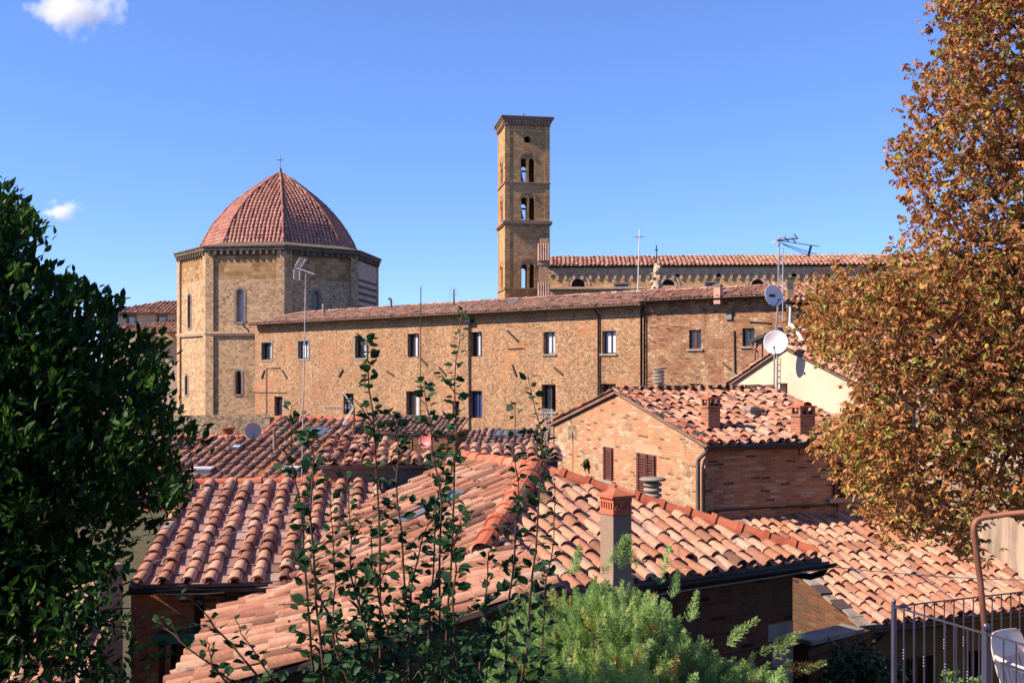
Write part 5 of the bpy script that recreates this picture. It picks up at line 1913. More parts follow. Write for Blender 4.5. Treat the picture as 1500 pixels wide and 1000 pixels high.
yagi(m1, at(936, 347, 60), (.6, -.8, 0), .5, 4, .5, False, 'galv', False, .014)
m1 = mast('vent_pipe', 'bent metal vent pipe on the left end of the long roof', 'vent', [at(573, 461, 74), at(573, 441, 74), at(572, 438, 74), at(569, 437, 74)], .09, 'pipe')
m1 = mast('roof_pole', 'short white stub pole on the long roof beside the baptistery', 'pole', [at(474, 459, 78), at(474, 445, 78)], .12, 'concrete')

# stone pinnacle with cross before the church
pn = thing('stone_pinnacle', 'pale carved stone pinnacle with iron cross before the church wall', 'pinnacle', at(962, 432, 72))
mb = MB()
c = at(962, 432, 72)
k = 72 / F
mb.lathe(c, [(11 * k, -1), (10 * k, 4 * k), (8 * k, 10 * k), (6.5 * k, 20 * k), (5.5 * k, 24 * k), (6.5 * k, 27 * k), (4.5 * k, 31 * k), (4.8 * k, 37 * k), (4.2 * k, 41 * k), (2.5 * k, 45 * k), (.5 * k, 47 * k)], 8)
for i in range(40):
    t = random.uniform(0, 1)
    a = random.uniform(0, 6.28)
    r_ = (10 - 6 * t) * k
    p = c + Vector((math.cos(a) * r_, math.sin(a) * r_, t * 42 * k))
    mb.lathe(p, [(.001, -.16), (random.uniform(.08, .2), 0), (.001, .18)], 5, 0, (random.gauss(0, 1), random.gauss(0, 1), 1))
mb.build('carved_stone', 'nave_trim', pn)
mb = MB()
mb.tube([at(962, 386, 72), at(961.5, 359, 72)], .04, 6)
mb.bar(at(959, 366, 72), at(964.5, 366, 72), .06)
mb.build('iron_cross', 'dark_metal', pn)
# a dark bird on the baptistery cornice
bd = MB()
c = at(534, 378, 93)
bd.lathe(c, [(.001, -.35), (.12, -.25), (.17, 0), (.12, .2), (.09, .28), (.11, .36), (.08, .44), (.001, .47)], 10, 0, (.5, 0, 1))
bd.poly([c + Vector((.3, 0, .42)), c + Vector((.28, .03, .36)), c + Vector((.42, 0, .37))])
bd.poly([c + Vector((-.1, -.06, -.2)), c + Vector((-.1, .06, -.2)), c + Vector((-.45, .05, -.42)), c + Vector((-.45, -.05, -.42))])
tag(bd.build('pigeon', 'dark_metal'), 'dark pigeon perched on the right cornice of the baptistery', 'bird')

# ---------------------------------------------------------------- terrace at the right: railing, pole, chair
fz = EZ - 3.05
mb = MB()
p0, p1 = Vector((3.32, 8.9, 0)), Vector((3.70, 7.99, 0))
df = (p1 - p0).normalized()
db = Vector((-df.y, df.x, 0))
qs = [p0 - df * .15 - db * .15, p0 + df * 5 - db * .15, p0 + df * 5 + db * 4, p0 - df * .15 + db * 4]
mb.poly([(q.x, q.y, fz) for q in qs])
for a, b in zip(qs, qs[1:] + qs[:1]):
    mb.poly([(a.x, a.y, fz), (b.x, b.y, fz), (b.x, b.y, fz - 3), (a.x, a.y, fz - 3)])
tag(mb.build('terrace', 'paving'), kind='structure')
rl = thing('iron_railing', 'blue-grey wrought iron railing around the terrace corner', 'railing', (p0.x, p0.y, fz))
def post(p, h, r):
    m = MB()
    m.box((p.x, p.y, fz + h / 2), r * 2, r * 2, h, math.atan2(df.y, df.x))
    m.lathe((p.x, p.y, fz + h), [(r * .5, 0), (r * .6, r * .4), (r * 1.0, r * .8), (r * 1.25, r * 1.7), (r * 1.0, r * 2.6), (r * .5, r * 2.9), (.001, r * 3.0)], 14)
    m.build('post', 'iron_blue', rl)
post(p0, 1.0, .017)
post(p1, 1.0, .024)
post(p0 + df * 2.4, 1.0, .024)
post(p0 + db * 3.2, 1.0, .02)
for a, b, nm in ((p0, p0 + df * 2.4, 'f'), (p0, p0 + db * 3.2, 'b')):
    m = MB()
    z = fz + .985
    m.bar((a.x, a.y, z), (b.x, b.y, z), .024 if nm == 'f' else .016, .011)
    m.bar((a.x, a.y, fz + .1), (b.x, b.y, fz + .1), .03, .012)
    m.build('handrail' if nm == 'f' else 'rail', 'iron_blue', rl)
    d = (b - a).normalized()
    n_b = int((b - a).length / .115)
    for i in range(1, n_b):
        p = a + d * i * .115
        if (p - p1).length < .05:
            continue
        m = MB()
        m.bar((p.x, p.y, fz + .1), (p.x, p.y, fz + .98), .009, .009)
        if i % 2:
            for j in range(4):
                m.lathe((p.x, p.y, fz + .55 + j * .025), [(.005, 0), (.011, .008), (.011, .014), (.005, .022)], 7)
        m.build('baluster', 'iron_blue', rl)
pl_ = MB()
pl_.tube([at(1450, 1060, 8.3), at(1446, 960, 8.3), at(1436, 850, 8.3), at(1426, 778, 8.3), at(1427, 768, 8.3), at(1432, 761, 8.3), at(1441, 757.5, 8.3), at(1475, 752.5, 8.2), at(1530, 748, 8.1)], .024, 12)
tag(pl_.build('bent_pole', 'rust'), 'bent rusty brown pole rising over the terrace railing', 'pole')

chr_ = thing('plastic_chair', 'cream plastic garden chair behind the terrace railing', 'chair', (4.5, 8.75, fz))
cc = Vector((4.335, 8.43, fz - .03))
ca = R(-60)
fw = Vector((math.cos(ca), math.sin(ca), 0))       # the way the chair faces
sd = Vector((-fw.y, fw.x, 0))
def cp(f, s, z):
    return cc + fw * f + sd * s + Vector((0, 0, z))
mb = MB()
rows = []
for z in np.linspace(.40, .86, 22):
    t = (z - .40) / .46
    wv = .205 * (1 + .10 * math.sin(t * 3.0)) * (1 if t < .8 else math.sqrt(max(.05, 1 - ((t - .8) / .212) ** 2)) * .35 + .65)
    rows.append([cp(-.20 - .13 * t + .06 * (q / .205) ** 2 * .5, q * wv / .205, z) for q in np.linspace(-.205, .205, 9)])
mb.grid(rows)
rows2 = [[p - fw * .012 for p in r] for r in rows]
mb.grid(rows2)
for i in range(21):
    for j in (0, 8):
        mb.poly([rows[i][j], rows[i + 1][j], rows2[i + 1][j], rows2[i][j]])
mb.poly(rows[-1] + rows2[-1][::-1])
bk = mb.build('backrest', 'plastic', chr_)
mb = MB()
for q in (-.12, -.06, 0, .06, .12):
    mb.bar(cp(-.196, q, .45), cp(-.256, q * 1.05, .66), .010, .004)
mb.build('slots', 'grey_dish', bk)
mb = MB()
mb.grid([[cp(f, s, .42 - .02 * math.cos(s * 6) * (1 - abs(f) * 2) + (.0 if f < .2 else -.03 * (f - .2) / .05)) for s in np.linspace(-.22, .22, 7)] for f in (-.22, -.1, 0, .1, .2, .25)])
mb.grid([[cp(f, s, .395) for s in np.linspace(-.22, .22, 7)] for f in (-.22, 0, .25)])
mb.build('seat', 'plastic', chr_)
for s in (-1, 1):
    for f0, f1 in ((-.20, -.30), (.20, .24)):
        m = MB()
        m.tube([cp(f0, s * .20, .41), cp((f0 + f1) / 2, s * .225, .2), cp(f1, s * .25, 0)], [.028, .024, .02], 7)
        m.build('leg', 'plastic', chr_)
    m = MB()
    m.tube([cp(-.26, s * .20, .68), cp(-.1, s * .265, .665), cp(.12, s * .27, .65), cp(.22, s * .26, .61), cp(.24, s * .245, .5), cp(.21, s * .22, .41)], [.018, .026, .028, .024, .022, .022], 8)
    m.build('armrest', 'plastic', chr_)

# wires strung over the roofs
def wire(label, a, b, sag, r=.008):
    m = MB()
    a, b = Vector(a), Vector(b)
    m.tube([a + (b - a) * t - Vector((0, 0, sag * 4 * t * (1 - t))) for t in np.linspace(0, 1, 14)], r, 5)
    tag(m.build('cable', 'cable'), label, 'cable')
wire('thin cable from the front gutter across the low sunlit roof', at(1207, 828, 15.2), at(1530, 849, 16.5), .05)
wire('black cable along the dark gutter of the front hipped house', P1.pt(.5, -.17, -.1), P1.pt(Lb, -.17, -.06), .01, .007)
wire('thin cable looping over the flat pan roof of the left house', PA.pt(*PA.uv(215, 840), .14), PA.pt(*PA.uv(470, 740), .14), .02, .006)

# ---------------------------------------------------------------- plants
def limbs(mb, a, b, r0, r1, bend=.15, n=7):
    a, b = Vector(a), Vector(b)
    L = (b - a).length
    o = Vector((random.gauss(0, 1), random.gauss(0, 1), random.gauss(0, .6) + .5)) * bend * L
    pts = [a + (b - a) * t + o * (t * (1 - t)) * 2 for t in np.linspace(0, 1, n)]
    mb.tube(pts, [r0 + (r1 - r0) * i / (n - 1) for i in range(n)], 6)
    return pts

# evergreen tree at the left edge; its bulk is extended out of the frame to shade the visible part
EVS = lambda P: [(x if x <= 0 else x - 17 if y < 450 else x - 5, y + 12) for x, y in P]
ev = thing('evergreen_tree', 'dark glossy evergreen tree filling the left edge of the view', 'tree', (-4.6, 6.6, ground_z(6.6)))
EV = [(-900, 330), (-420, 180), (-120, 200), (5, 272), (28, 268), (42, 300), (75, 335), (50, 372), (82, 395), (100, 405), (140, 402), (160, 425), (172, 452), (160, 470), (182, 470), (172, 492), (215, 478), (258, 472), (232, 500),
      (256, 530), (250, 560), (235, 590), (268, 615), (308, 628), (268, 652), (282, 680), (262, 715), (262, 742), (215, 765), (180, 785), (155, 825), (120, 845), (95, 870), (50, 900), (10, 935), (-100, 1010), (-900, 1010)]
def shade_cluster(poly, n, ylo, yhi):
    pp = sample_poly(poly, n)
    Y = rng.uniform(ylo, yhi, n)
    return pp, Y
ab = AB()
inner = [p for p in EV]
n = 2600
pp = sample_poly([(max(x, -420), y) for x, y in EVS(EV)], n)
Y = 5.7 + 1.6 * rng.random(n) ** .8
c = world_pts(pp, Y)
keep = rng.random(n) < np.where((pp[:, 1] > 760), .55, 1.0)
c = c[keep]
pp = pp[keep]
k = 19
nC = len(c)
cen = np.array([-5.2, 7.2, EZ - 1.6])
outd = unit(c - cen) * .7 + np.array([0.1, -.1, .75])
pos = np.repeat(c, k, 0) + rng.normal(0, .045, (nC * k, 3))
ax = np.repeat(outd, k, 0) + rng.normal(0, .65, (nC * k, 3))
tint = np.clip(np.repeat(rng.beta(2, 3, nC), k) + rng.normal(0, .14, nC * k), 0, 1)
leaves(ab, pos, ax, rng.uniform(.05, .088, nC * k), tint, width=.42 / .36 * .5, roll=.6)
# coarser leaves in the part outside the frame and deep inside
n2 = 5000
pp2 = sample_poly([(min(x - 45, 110), y + 75) for x, y in EV], n2)
c2 = world_pts(pp2, rng.uniform(6.2, 7.5, n2))
leaves(ab, np.repeat(c2, 4, 0) + rng.normal(0, .08, (n2 * 4, 3)), rng.normal(0, 1, (n2 * 4, 3)) + [0, 0, .6], rng.uniform(.09, .15, n2 * 4), rng.random(n2 * 4) * .5, roll=.8)
n4 = 5200          # leaf mass added outside the frame to shade the shoots
p4 = np.stack([rng.uniform(-6.5, -2.75, n4), rng.uniform(2.2, 5.0, n4), EZ + rng.uniform(-2.6, .1, n4)], 1)
p4 = p4[(p4[:, 0] / p4[:, 1] < -.60) & (((p4[:, 0] + 4.6) / 2.1) ** 2 + ((p4[:, 1] - 4.6) / 2.2) ** 2 < 1.1)]
leaves(ab, np.repeat(p4, 5, 0) + rng.normal(0, .09, (len(p4) * 5, 3)), rng.normal(0, 1, (len(p4) * 5, 3)) + [0, 0, .6], rng.uniform(.065, .11, len(p4) * 5), rng.random(len(p4) * 5) * .6, width=.6, roll=.8)
# low sprigs hanging toward the lean-to
n3 = 70
pp3 = sample_poly([(0, 880), (90, 850), (170, 805), (178, 870), (130, 1000), (0, 1000)], n3)
pp3b = sample_poly([(60, 930), (160, 900), (240, 950), (215, 1000), (40, 1000)], 34)
c3 = world_pts(np.concatenate([pp3, pp3b]), rng.uniform(5.6, 7.0, n3 + 34))
leaves(ab, np.repeat(c3, 11, 0) + rng.normal(0, .05, (len(c3) * 11, 3)), rng.normal(0, .7, (len(c3) * 11, 3)) + [.1, 0, .6], rng.uniform(.05, .095, len(c3) * 11), np.clip(rng.normal(.4, .2, len(c3) * 11), 0, 1), width=.6)
ab.build('crown', 'leaf_bush', ev)
mb = MB()
base = Vector((-4.7, 6.8, ground_z(6.8)))
mid = Vector((-4.6, 6.9, EZ - 2.2))
limbs(mb, base, mid, .2, .14, .05)
for i in rng.choice(nC, 70, replace=False):
    q = Vector(c[i])
    limbs(mb, mid + Vector((random.gauss(0, .2), random.gauss(0, .2), random.uniform(-.4, .8))), q, .035, .006, .12)
for px0, y0, px1, y1 in ((20, 720, 190, 800), (60, 860, 160, 930), (10, 900, 140, 860), (30, 960, 200, 890), (0, 640, 120, 575), (10, 800, 90, 985), (50, 985, 120, 870)):
    limbs(mb, at(px0, y0, 6.3), at(px1, y1, 6.2), .012, .003, .2)
mb.build('trunk', 'bark', ev)

# chestnut at the right edge, leaves turning brown
ct = thing('chestnut_tree', 'horse chestnut tree with browning autumn leaves along the right edge', 'tree', (8.2, 12.2, ground_z(12)))
CT = [(1362, -60), (1368, 5), (1385, 28), (1400, 60), (1372, 80), (1350, 92), (1330, 100), (1335, 130), (1325, 152), (1360, 165), (1345, 190), (1312, 210), (1308, 238), (1320, 258), (1350, 270), (1338, 290), (1326, 305), (1352, 322), (1330, 336), (1304, 348), (1320, 366), (1296, 380),
      (1276, 392), (1300, 405), (1262, 400), (1225, 400), (1205, 416), (1186, 436), (1168, 462), (1182, 486), (1200, 512), (1222, 520), (1250, 540), (1262, 560), (1244, 600), (1240, 625), (1200, 622), (1206, 650), (1244, 662), (1222, 676), (1236, 694), (1246, 712), (1266, 708), (1282, 735), (1278, 760), (1300, 790),
      (1340, 772), (1368, 772), (1398, 800), (1425, 806), (1424, 770), (1432, 742), (1448, 722), (1470, 735), (1490, 745), (1700, 760), (1900, 300), (1800, -200), (1362, -200)]
ab = AB()
n = 7200
ppc = sample_poly([(min(x, 1640), y) for x, y in CT], n)
pout = sample_poly([(1640, -150), (1800, -80), (1980, 150), (2000, 480), (1880, 760), (1640, 780)], 900)   # the far side of the crown, beyond the frame
ppc = np.concatenate([ppc, pout])
n = len(ppc)
# keep some gaps: drop clumps where a smooth noise is low
gx = np.sin(ppc[:, 0] * .045 + 2 * np.sin(ppc[:, 1] * .023)) + np.sin(ppc[:, 1] * .052 + 1.7 * np.sin(ppc[:, 0] * .031))
upper = ppc[:, 1] < 400
keep = (rng.random(n) < np.where(gx > -1.1, 1.0, .4)) & (rng.random(n) < np.where(upper & (ppc[:, 0] < 1400), .8, 1.0))
ppc = ppc[keep]
nC = len(ppc)
Yc = 11.6 + rng.normal(0, .75, nC)
c = world_pts(ppc, Yc)
k = 4
pos = np.repeat(c, k, 0) + rng.normal(0, .09, (nC * k, 3))
az = rng.uniform(0, 2 * math.pi, nC * k)
drop = rng.uniform(-1.2, .1, nC * k)
la = np.stack([np.cos(az), np.sin(az), drop], 1)           # leaf axis
lt = np.clip(np.repeat(rng.beta(2.2, 2.2, nC), k) * .72 + rng.normal(0, .12, nC * k) + np.repeat((ppc[:, 0] < 1260) * .10 + (ppc[:, 1] > 600) * .06, k), 0, 1)
grn = rng.random(nC * k) < .22
lt = np.where(grn, rng.uniform(.8, 1, nC * k), lt)
sz = rng.uniform(.45, .80, nC * k)
side = unit(np.cross(unit(la), np.array([0, 0, 1.0])))
for j, (fan, ln) in enumerate(((-1.25, .075), (-.62, .11), (0.0, .125), (.62, .11), (1.25, .075))):
    axj = unit(la) * math.cos(fan) + side * math.sin(fan) + np.array([0, 0, -.25]) + rng.normal(0, .34, (nC * k, 3))
    leaves(ab, pos, axj, sz * ln * 1.05, np.clip(lt + rng.normal(0, .06, nC * k), 0, 1), SLIM_V, SLIM_F, 1.25, roll=.6)
cr = ab.build('crown', 'leaf_chestnut', ct)
mb = MB()
base = Vector((8.2, 12.3, ground_z(12)))
fork = Vector((8.0, 12.2, EZ - 1.5))
limbs(mb, base, fork, .32, .25, .03)
ends = [at(1400, 240, 11.8), at(1380, 120, 12), at(1440, 40, 11.6), at(1360, 350, 11.5), at(1260, 430, 11.4), at(1240, 460, 11.7), at(1280, 640, 11.5), at(1330, 700, 11.8), at(1400, 480, 12.2), at(1330, 540, 11.4), at(1460, 700, 11.8), at(1420, 330, 11.2)]
for e in ends:
    st = fork + (e - fork) * random.uniform(.0, .12) + Vector((random.gauss(0, .1), random.gauss(0, .1), random.uniform(0, 1.2)))
    pts = limbs(mb, st, e, .075, .012, .12, 9)
    for q in range(9):
        s = pts[random.randrange(3, 9)]
        d = np.argsort(np.linalg.norm(c - np.array(s), axis=1))[random.randrange(5, 60)]
        limbs(mb, s, c[d], .012, .004, .12, 5)
mb.build('trunk', 'bark', ct)
fm = MB()
fm.lathe((0, 0, 0), [(.001, -.021), (.014, -.016), (.021, 0), (.015, .016), (.001, .022)], 9)
fru = fm.build('fruit', 'fruit', None)
fme = fru.data
bpy.data.objects.remove(fru)
for i in rng.choice(nC, 75, replace=False):
    o = bpy.data.objects.new('fruit', fme)
    COL.objects.link(o)
    o.parent = cr
    p = Vector(c[i]) + Vector((random.gauss(0, .06), -.35 - random.random() * .4, -.08)) - BASE[cr.name]
    o.location = p
    s = random.uniform(.8, 1.25)
    o.scale = (s, s, s * 1.15)

# upright leafy shoots of a fruit tree below the frame
sh = thing('fruit_tree', 'upright leafy water shoots of a fruit tree rising in the centre', 'tree', (-.6, 4.6, ground_z(4.6)))
SH = [((470, 1060), (438, 760), (428, 592), 4.7), ((478, 1060), (456, 720), (455, 640), 4.5), ((560, 1080), (548, 640), (534, 498), 4.6), ((565, 1060), (520, 840), (505, 690), 4.4), ((600, 1080), (585, 700), (562, 610), 4.8),
      ((640, 1060), (640, 700), (614, 558), 4.7), ((652, 1080), (664, 680), (678, 456), 4.5), ((610, 1060), (640, 780), (652, 650), 4.9), ((735, 1060), (752, 800), (756, 592), 4.6), ((748, 1080), (790, 760), (772, 552), 4.4),
      ((520, 1060), (490, 880), (486, 700), 4.9), ((690, 1060), (662, 860), (690, 740), 4.3), ((580, 1060), (612, 830), (640, 735), 4.5), ((535, 1060), (470, 880), (462, 800), 4.3), ((700, 1060), (712, 880), (730, 770), 4.8), ((610, 1060), (560, 900), (545, 760), 4.6), ((500, 1060), (528, 900), (540, 820), 4.4), ((770, 1080), (800, 900), (812, 700), 4.9)]
def shoot(root, b, m, t, Y, dens=1.0, lsz=1.0, i=0):
    P = [at(b[0], b[1], Y), at(m[0], m[1], Y + random.uniform(-.15, .15)), at(t[0], t[1], Y + random.uniform(-.2, .2))]
    pts = []
    for s in np.linspace(0, 1, 15):
        pts.append(P[0] * (1 - s) ** 2 + (P[1] * 2 - (P[0] + P[2]) * .5) * 2 * s * (1 - s) + P[2] * s ** 2)
    wx, wy = random.uniform(0, 6), random.uniform(0, 6)
    for k_, p_ in enumerate(pts):
        t_ = k_ / 14
        p_ += Vector((math.sin(t_ * 9 + wx) * .014 + math.sin(t_ * 23 + wy) * .006, math.sin(t_ * 11 + wy) * .02, 0)) * (t_ * (1.2 - t_) * 2.5)
        p_ += Vector((random.gauss(0, .0025), random.gauss(0, .003), 0))
    mb = MB()
    mb.tube(pts, [.0068 * (1 - .75 * k / 14) for k in range(15)], 6)
    L = sum((pts[k + 1] - pts[k]).length for k in range(14))
    n = int(L / .023 * dens)
    pos, ax, sz = [], [], []
    for k in range(n):
        s = (k + .5) / n
        q = s * 14
        a = int(q)
        p = pts[a].lerp(pts[min(a + 1, 14)], q - a)
        ang = k * 2.4 + random.gauss(0, .4)
        d = Vector((math.cos(ang), math.sin(ang) * .9, random.uniform(-.15, .9)))
        if random.random() < .07:
            continue
        size = (.073 - .031 * s) * random.uniform(.65, 1.2) * lsz
        off = d.normalized() * size * .25
        m_ = 1 if random.random() < .7 or s > .8 else 2
        for r_ in range(m_):
            dd = d + Vector((random.gauss(0, .35), random.gauss(0, .35), random.gauss(0, .35))) * (1 if r_ else .4)
            pos.append(tuple(p + off))
            ax.append(tuple(dd))
            sz.append(size)
        if s < .7 and random.random() < .10:     # side spur with a few leaves
            e = p + Vector((random.gauss(0, 1), random.gauss(0, .7), random.uniform(.1, 1))).normalized() * random.uniform(.06, .22)
            mb.tube([p, p.lerp(e, .5) + Vector((random.gauss(0, .008), 0, .008)), e], [.003, .0024, .0014], 5)
            for r_ in range(5):
                pos.append(tuple(p.lerp(e, .3 + .15 * r_)))
                ax.append((random.gauss(0, 1), random.gauss(0, 1), random.uniform(-.3, .8)))
                sz.append(random.uniform(.035, .06) * lsz)
    st = mb.build('shoot', 'twig', root)
    ab = AB()
    m_ = len(pos)
    leaves(ab, np.array(pos), np.array(ax), np.array(sz), np.clip(rng.normal(.42, .2, m_), 0, 1), width=.92, roll=.55)
    ab.build('foliage', 'leaf_shoot', st)
for b, m, t, Y in SH:
    shoot(sh, b, m, t, Y)
# tangle near the bottom edge
ab = AB()
ppn = sample_poly([(455, 1000), (470, 900), (520, 820), (600, 840), (640, 900), (700, 900), (745, 880), (770, 940), (780, 1040), (455, 1040)], 230)
cn = world_pts(ppn, rng.uniform(4.1, 5.0, 230))
leaves(ab, np.repeat(cn, 3, 0) + rng.normal(0, .03, (690, 3)), rng.normal(0, 1, (690, 3)) + [0, 0, .2], rng.uniform(.03, .06, 690), np.clip(rng.normal(.3, .2, 690), 0, 1), width=.9, roll=.7)
ab.build('lower_foliage', 'leaf_shoot', sh)
mb = MB()
limbs(mb, (-.5, 4.7, ground_z(4.7)), (-.5, 4.6, EZ - 1.9), .09, .06, .03)
for b, m, t, Y in SH:
    limbs(mb, (-.5, 4.6, EZ - 1.9), at(b[0], b[1], Y), .03, .009, .06)
mb.build('trunk', 'bark', sh)
s2 = thing('sapling', 'thin leafy sapling before the green lintel and the lean-to roof', 'plant', (-1.5, 4.6, ground_z(4.6)))
for b, m, t, Y in (((420, 1060), (330, 930), (258, 870), 4.5), ((460, 1080), (395, 990), (345, 905), 4.4), ((410, 1080), (290, 960), (225, 905), 4.7), ((380, 1060), (325, 985), (300, 940), 4.3)):
    shoot(s2, b, m, t, Y, .75, .95)
mb = MB()
for b in ((420, 1060), (460, 1080), (410, 1080), (380, 1060)):
    limbs(mb, (-1.3, 4.6, ground_z(4.6)), at(b[0], b[1], 4.5), .02, .008, .05)
mb.build('trunk', 'twig', s2)

# juniper in front of the hipped house
jn = thing('juniper', 'feathery grey-green juniper bush in front of the hipped house wall', 'shrub', (1.4, 9.6, ground_z(9.6)))
JT = [(710, 1060), (735, 940), (745, 880), (775, 862), (800, 850), (840, 842), (870, 838), (900, 830), (935, 836), (960, 848), (985, 868), (992, 900), (1010, 912), (1045, 935), (1075, 945), (1110, 950), (1150, 968), (1170, 1000), (1190, 1060)]
n = 1700
JT = [(x, y + 56) for x, y in JT]
ppj = sample_poly(JT, n)
def jtop(x):
    xs_, ys_ = zip(*JT[1:-1])
    return np.interp(x, xs_, ys_)
dep = (ppj[:, 1] - jtop(ppj[:, 0])) / 120.0
Yj = 9.9 - .9 * np.clip(dep, 0, 1.1) + rng.normal(0, .22, n)
cj = world_pts(ppj, Yj)
ctr = np.array([1.35, 10.0, EZ - 4.6])
dj = unit(cj - ctr) * .9 + rng.normal(0, .28, (n, 3)) + [0, -.15, .28]
# hand placed tips that break the outline
tips = [(905, 838, 912, 800), (965, 858, 975, 822), (985, 880, 992, 838), (880, 842, 905, 806), (1060, 945, 1085, 925), (1110, 958, 1160, 930), (1150, 985, 1190, 975), (1010, 915, 1018, 880), (835, 848, 842, 826), (770, 872, 760, 845), (1130, 965, 1152, 945), (930, 840, 925, 812)]
tb_ = np.array([tuple(at(a, b, 9.5)) for a, b, _, _ in tips])
te_ = np.array([tuple(at(a, b, 9.45)) for _, _, a, b in tips])
cj = np.concatenate([cj, tb_, tb_ * .6 + te_ * .4])
dj = np.concatenate([dj, te_ - tb_, te_ - tb_])
# one feathery frond template: axis with alternate side sprays of short needles
FV, FF = [], []
def needle(p, d, ln, w):
    d = d / np.linalg.norm(d)
    s = np.cross(d, np.array([.3, .2, .93]))
    s /= np.linalg.norm(s)
    b = len(FV)
    FV.extend([p - s * w * .5, p + s * w * .5, p + d * ln])
    FF.append((b, b + 1, b + 2))
rf = np.random.default_rng(3)
for t in np.linspace(.06, .97, 26):
    for _ in range(2):
        a = rf.uniform(0, 2 * math.pi)
        br = (1 - t) * .24 + .06
        d = np.array([math.cos(a), .9, math.sin(a)])
        d /= np.linalg.norm(d)
        p0 = np.array([0, t, 0])
        for u in np.linspace(.15, 1, 7):
            p = p0 + d * br * u
            for s in (-1, 1):
                dd = d * 1.3 + s * .6 * np.cross(d, rf.normal(0, 1, 3)) + rf.normal(0, .15, 3) + np.array([0, .4, 0])
                needle(p, dd, .055 + .02 * rf.random(), .017)
FV = np.array(FV)
ab = AB()
nj = len(cj)
tj = np.clip(rng.normal(.5, .22, nj), 0, .97)
tj = np.where(rng.random(nj) < .03, 1.0, tj)
leaves(ab, cj, dj, rng.uniform(.20, .36, nj), tj, FV, FF, 1.0, roll=1.0)
ab.build('foliage', 'leaf_juniper', jn)
mb = MB()
for i in rng.choice(nj, 60, replace=False):
    limbs(mb, (1.4 + random.gauss(0, .1), 10.0 + random.gauss(0, .1), ground_z(10)), cj[i], .03, .006, .08)
mb.build('branches', 'bark', jn)

# shrubs in the yard and plants on the terrace
ys_ = thing('yard_shrub', 'dark leafy shrub in the shaded yard behind the railing', 'shrub', (5.6, 15.6, ground_z(15.6)))
ab = AB()
pp = sample_poly([(1200, 1040), (1205, 985), (1225, 955), (1260, 948), (1290, 962), (1318, 975), (1325, 1040)], 420)
c = world_pts(pp, 15.6 + rng.normal(0, .35, 420))
leaves(ab, np.repeat(c, 6, 0) + rng.normal(0, .06, (2520, 3)), rng.normal(0, 1, (2520, 3)) + [0, 0, .5], rng.uniform(.06, .11, 2520), np.clip(rng.normal(.5, .25, 2520), 0, 1), roll=.7)
ab.build('foliage', 'leaf_dark', ys_)
mb = MB()
for i in range(9):
    limbs(mb, (5.6, 15.6, ground_z(15.6)), c[i * 40], .04, .01, .1)
mb.build('branches', 'bark', ys_)
for lab, poly, Yp in (('bright green shrub top behind the railing, left of the bent pole', [(1372, 1060), (1378, 992), (1400, 980), (1412, 995), (1415, 1060)], 12.6), ('brownish green shrub top right beside the bent pole', [(1416, 1060), (1420, 995), (1432, 985), (1446, 1000), (1450, 1060)], 12.4)):
    cx = at(sum(p[0] for p in poly) / 5, 1000, Yp)
    o = thing('garden_plant', lab, 'plant', (cx.x, cx.y, ground_z(Yp)))
    ab = AB()
    pp = sample_poly(poly, 90)
    c = world_pts(pp, Yp + rng.normal(0, .12, 90))
    leaves(ab, np.repeat(c, 3, 0) + rng.normal(0, .03, (270, 3)), rng.normal(0, 1, (270, 3)) + [0, -.2, .4], rng.uniform(.04, .085, 270), np.clip(rng.normal(.5, .25, 270), 0, 1), width=1.2, roll=.7)
    ab.build('foliage', 'leaf_light', o)
    mb = MB()
    for i in range(8):
        limbs(mb, (cx.x, cx.y, ground_z(Yp)), c[i * 9], .012, .003, .06, 5)
    mb.build('stems', 'twig', o)

# ---------------------------------------------------------------- small clouds, far away
def NN(n, t, op):
    d = n.new(t)
    d.operation = op
    return d

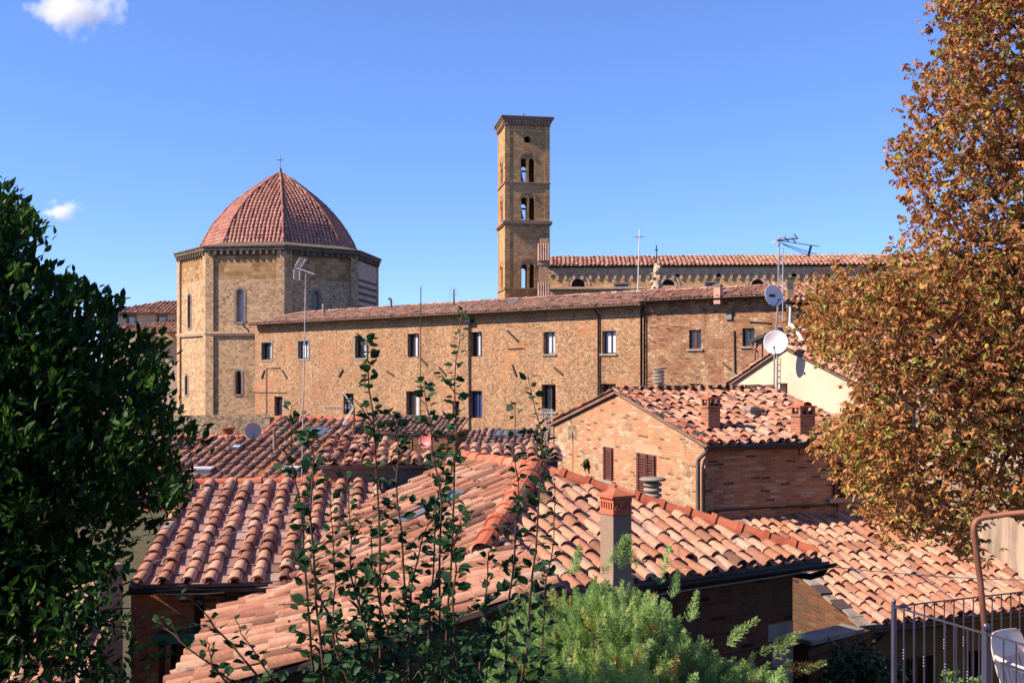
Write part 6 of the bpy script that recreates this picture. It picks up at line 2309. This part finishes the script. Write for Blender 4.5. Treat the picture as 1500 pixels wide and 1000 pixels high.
def cloud(label, px, py, w, h, Y, dens, seed):
    m = bpy.data.materials.new('cloud_vapour')
    m.use_nodes = True
    n, l = m.node_tree.nodes, m.node_tree.links
    n.clear()
    out = n.new('ShaderNodeOutputMaterial')
    pv = n.new('ShaderNodeVolumePrincipled')
    pv.inputs['Color'].default_value = (1, 1, 1, 1)
    pv.inputs['Anisotropy'].default_value = .2
    tc_ = n.new('ShaderNodeTexCoord')
    ln = NN(n, 'ShaderNodeVectorMath', 'LENGTH')
    l.new(tc_.outputs['Object'], ln.inputs[0])
    mp = n.new('ShaderNodeMapping')
    mp.inputs['Location'].default_value = (seed, seed * 2, 0)
    mp.inputs['Scale'].default_value = (1.5, 1.0, .9)
    l.new(tc_.outputs['Object'], mp.inputs[0])
    nz = n.new('ShaderNodeTexNoise')
    nz.inputs['Scale'].default_value = 1.5
    nz.inputs['Detail'].default_value = 5
    nz.inputs['Roughness'].default_value = .6
    l.new(mp.outputs[0], nz.inputs['Vector'])
    a = NN(n, 'ShaderNodeMath', 'MULTIPLY_ADD')
    l.new(nz.outputs['Fac'], a.inputs[0])
    a.inputs[1].default_value = 2.4
    a.inputs[2].default_value = -.75
    b = NN(n, 'ShaderNodeMath', 'SUBTRACT')
    l.new(a.outputs[0], b.inputs[0])
    l.new(ln.outputs[1], b.inputs[1])
    cl = n.new('ShaderNodeMapRange')
    cl.inputs[1].default_value = -.25
    cl.inputs[2].default_value = .35
    cl.inputs[3].default_value = 0
    cl.inputs[4].default_value = dens
    l.new(b.outputs[0], cl.inputs[0])
    l.new(cl.outputs[0], pv.inputs['Density'])
    l.new(pv.outputs[0], out.inputs['Volume'])
    c = at(px, py, Y)
    mb = MB()
    mb.lathe((0, 0, 0), [(math.sin(t), -math.cos(t)) for t in np.linspace(0, math.pi, 10)], 16)
    me_o = mb.build('cloud', m)
    me_o.location = c
    me_o.scale = (w / F * Y / 2, w / F * Y / 3, h / F * Y / 2)
    tag(me_o, label, 'cloud', None, 'stuff')
cloud('larger white puffy cloud at the upper left', 106, 12, 170, 105, 500, .16, 3.1)
cloud('tiny white cloud above the evergreen tree', 92, 309, 84, 38, 500, .22, 7.7)
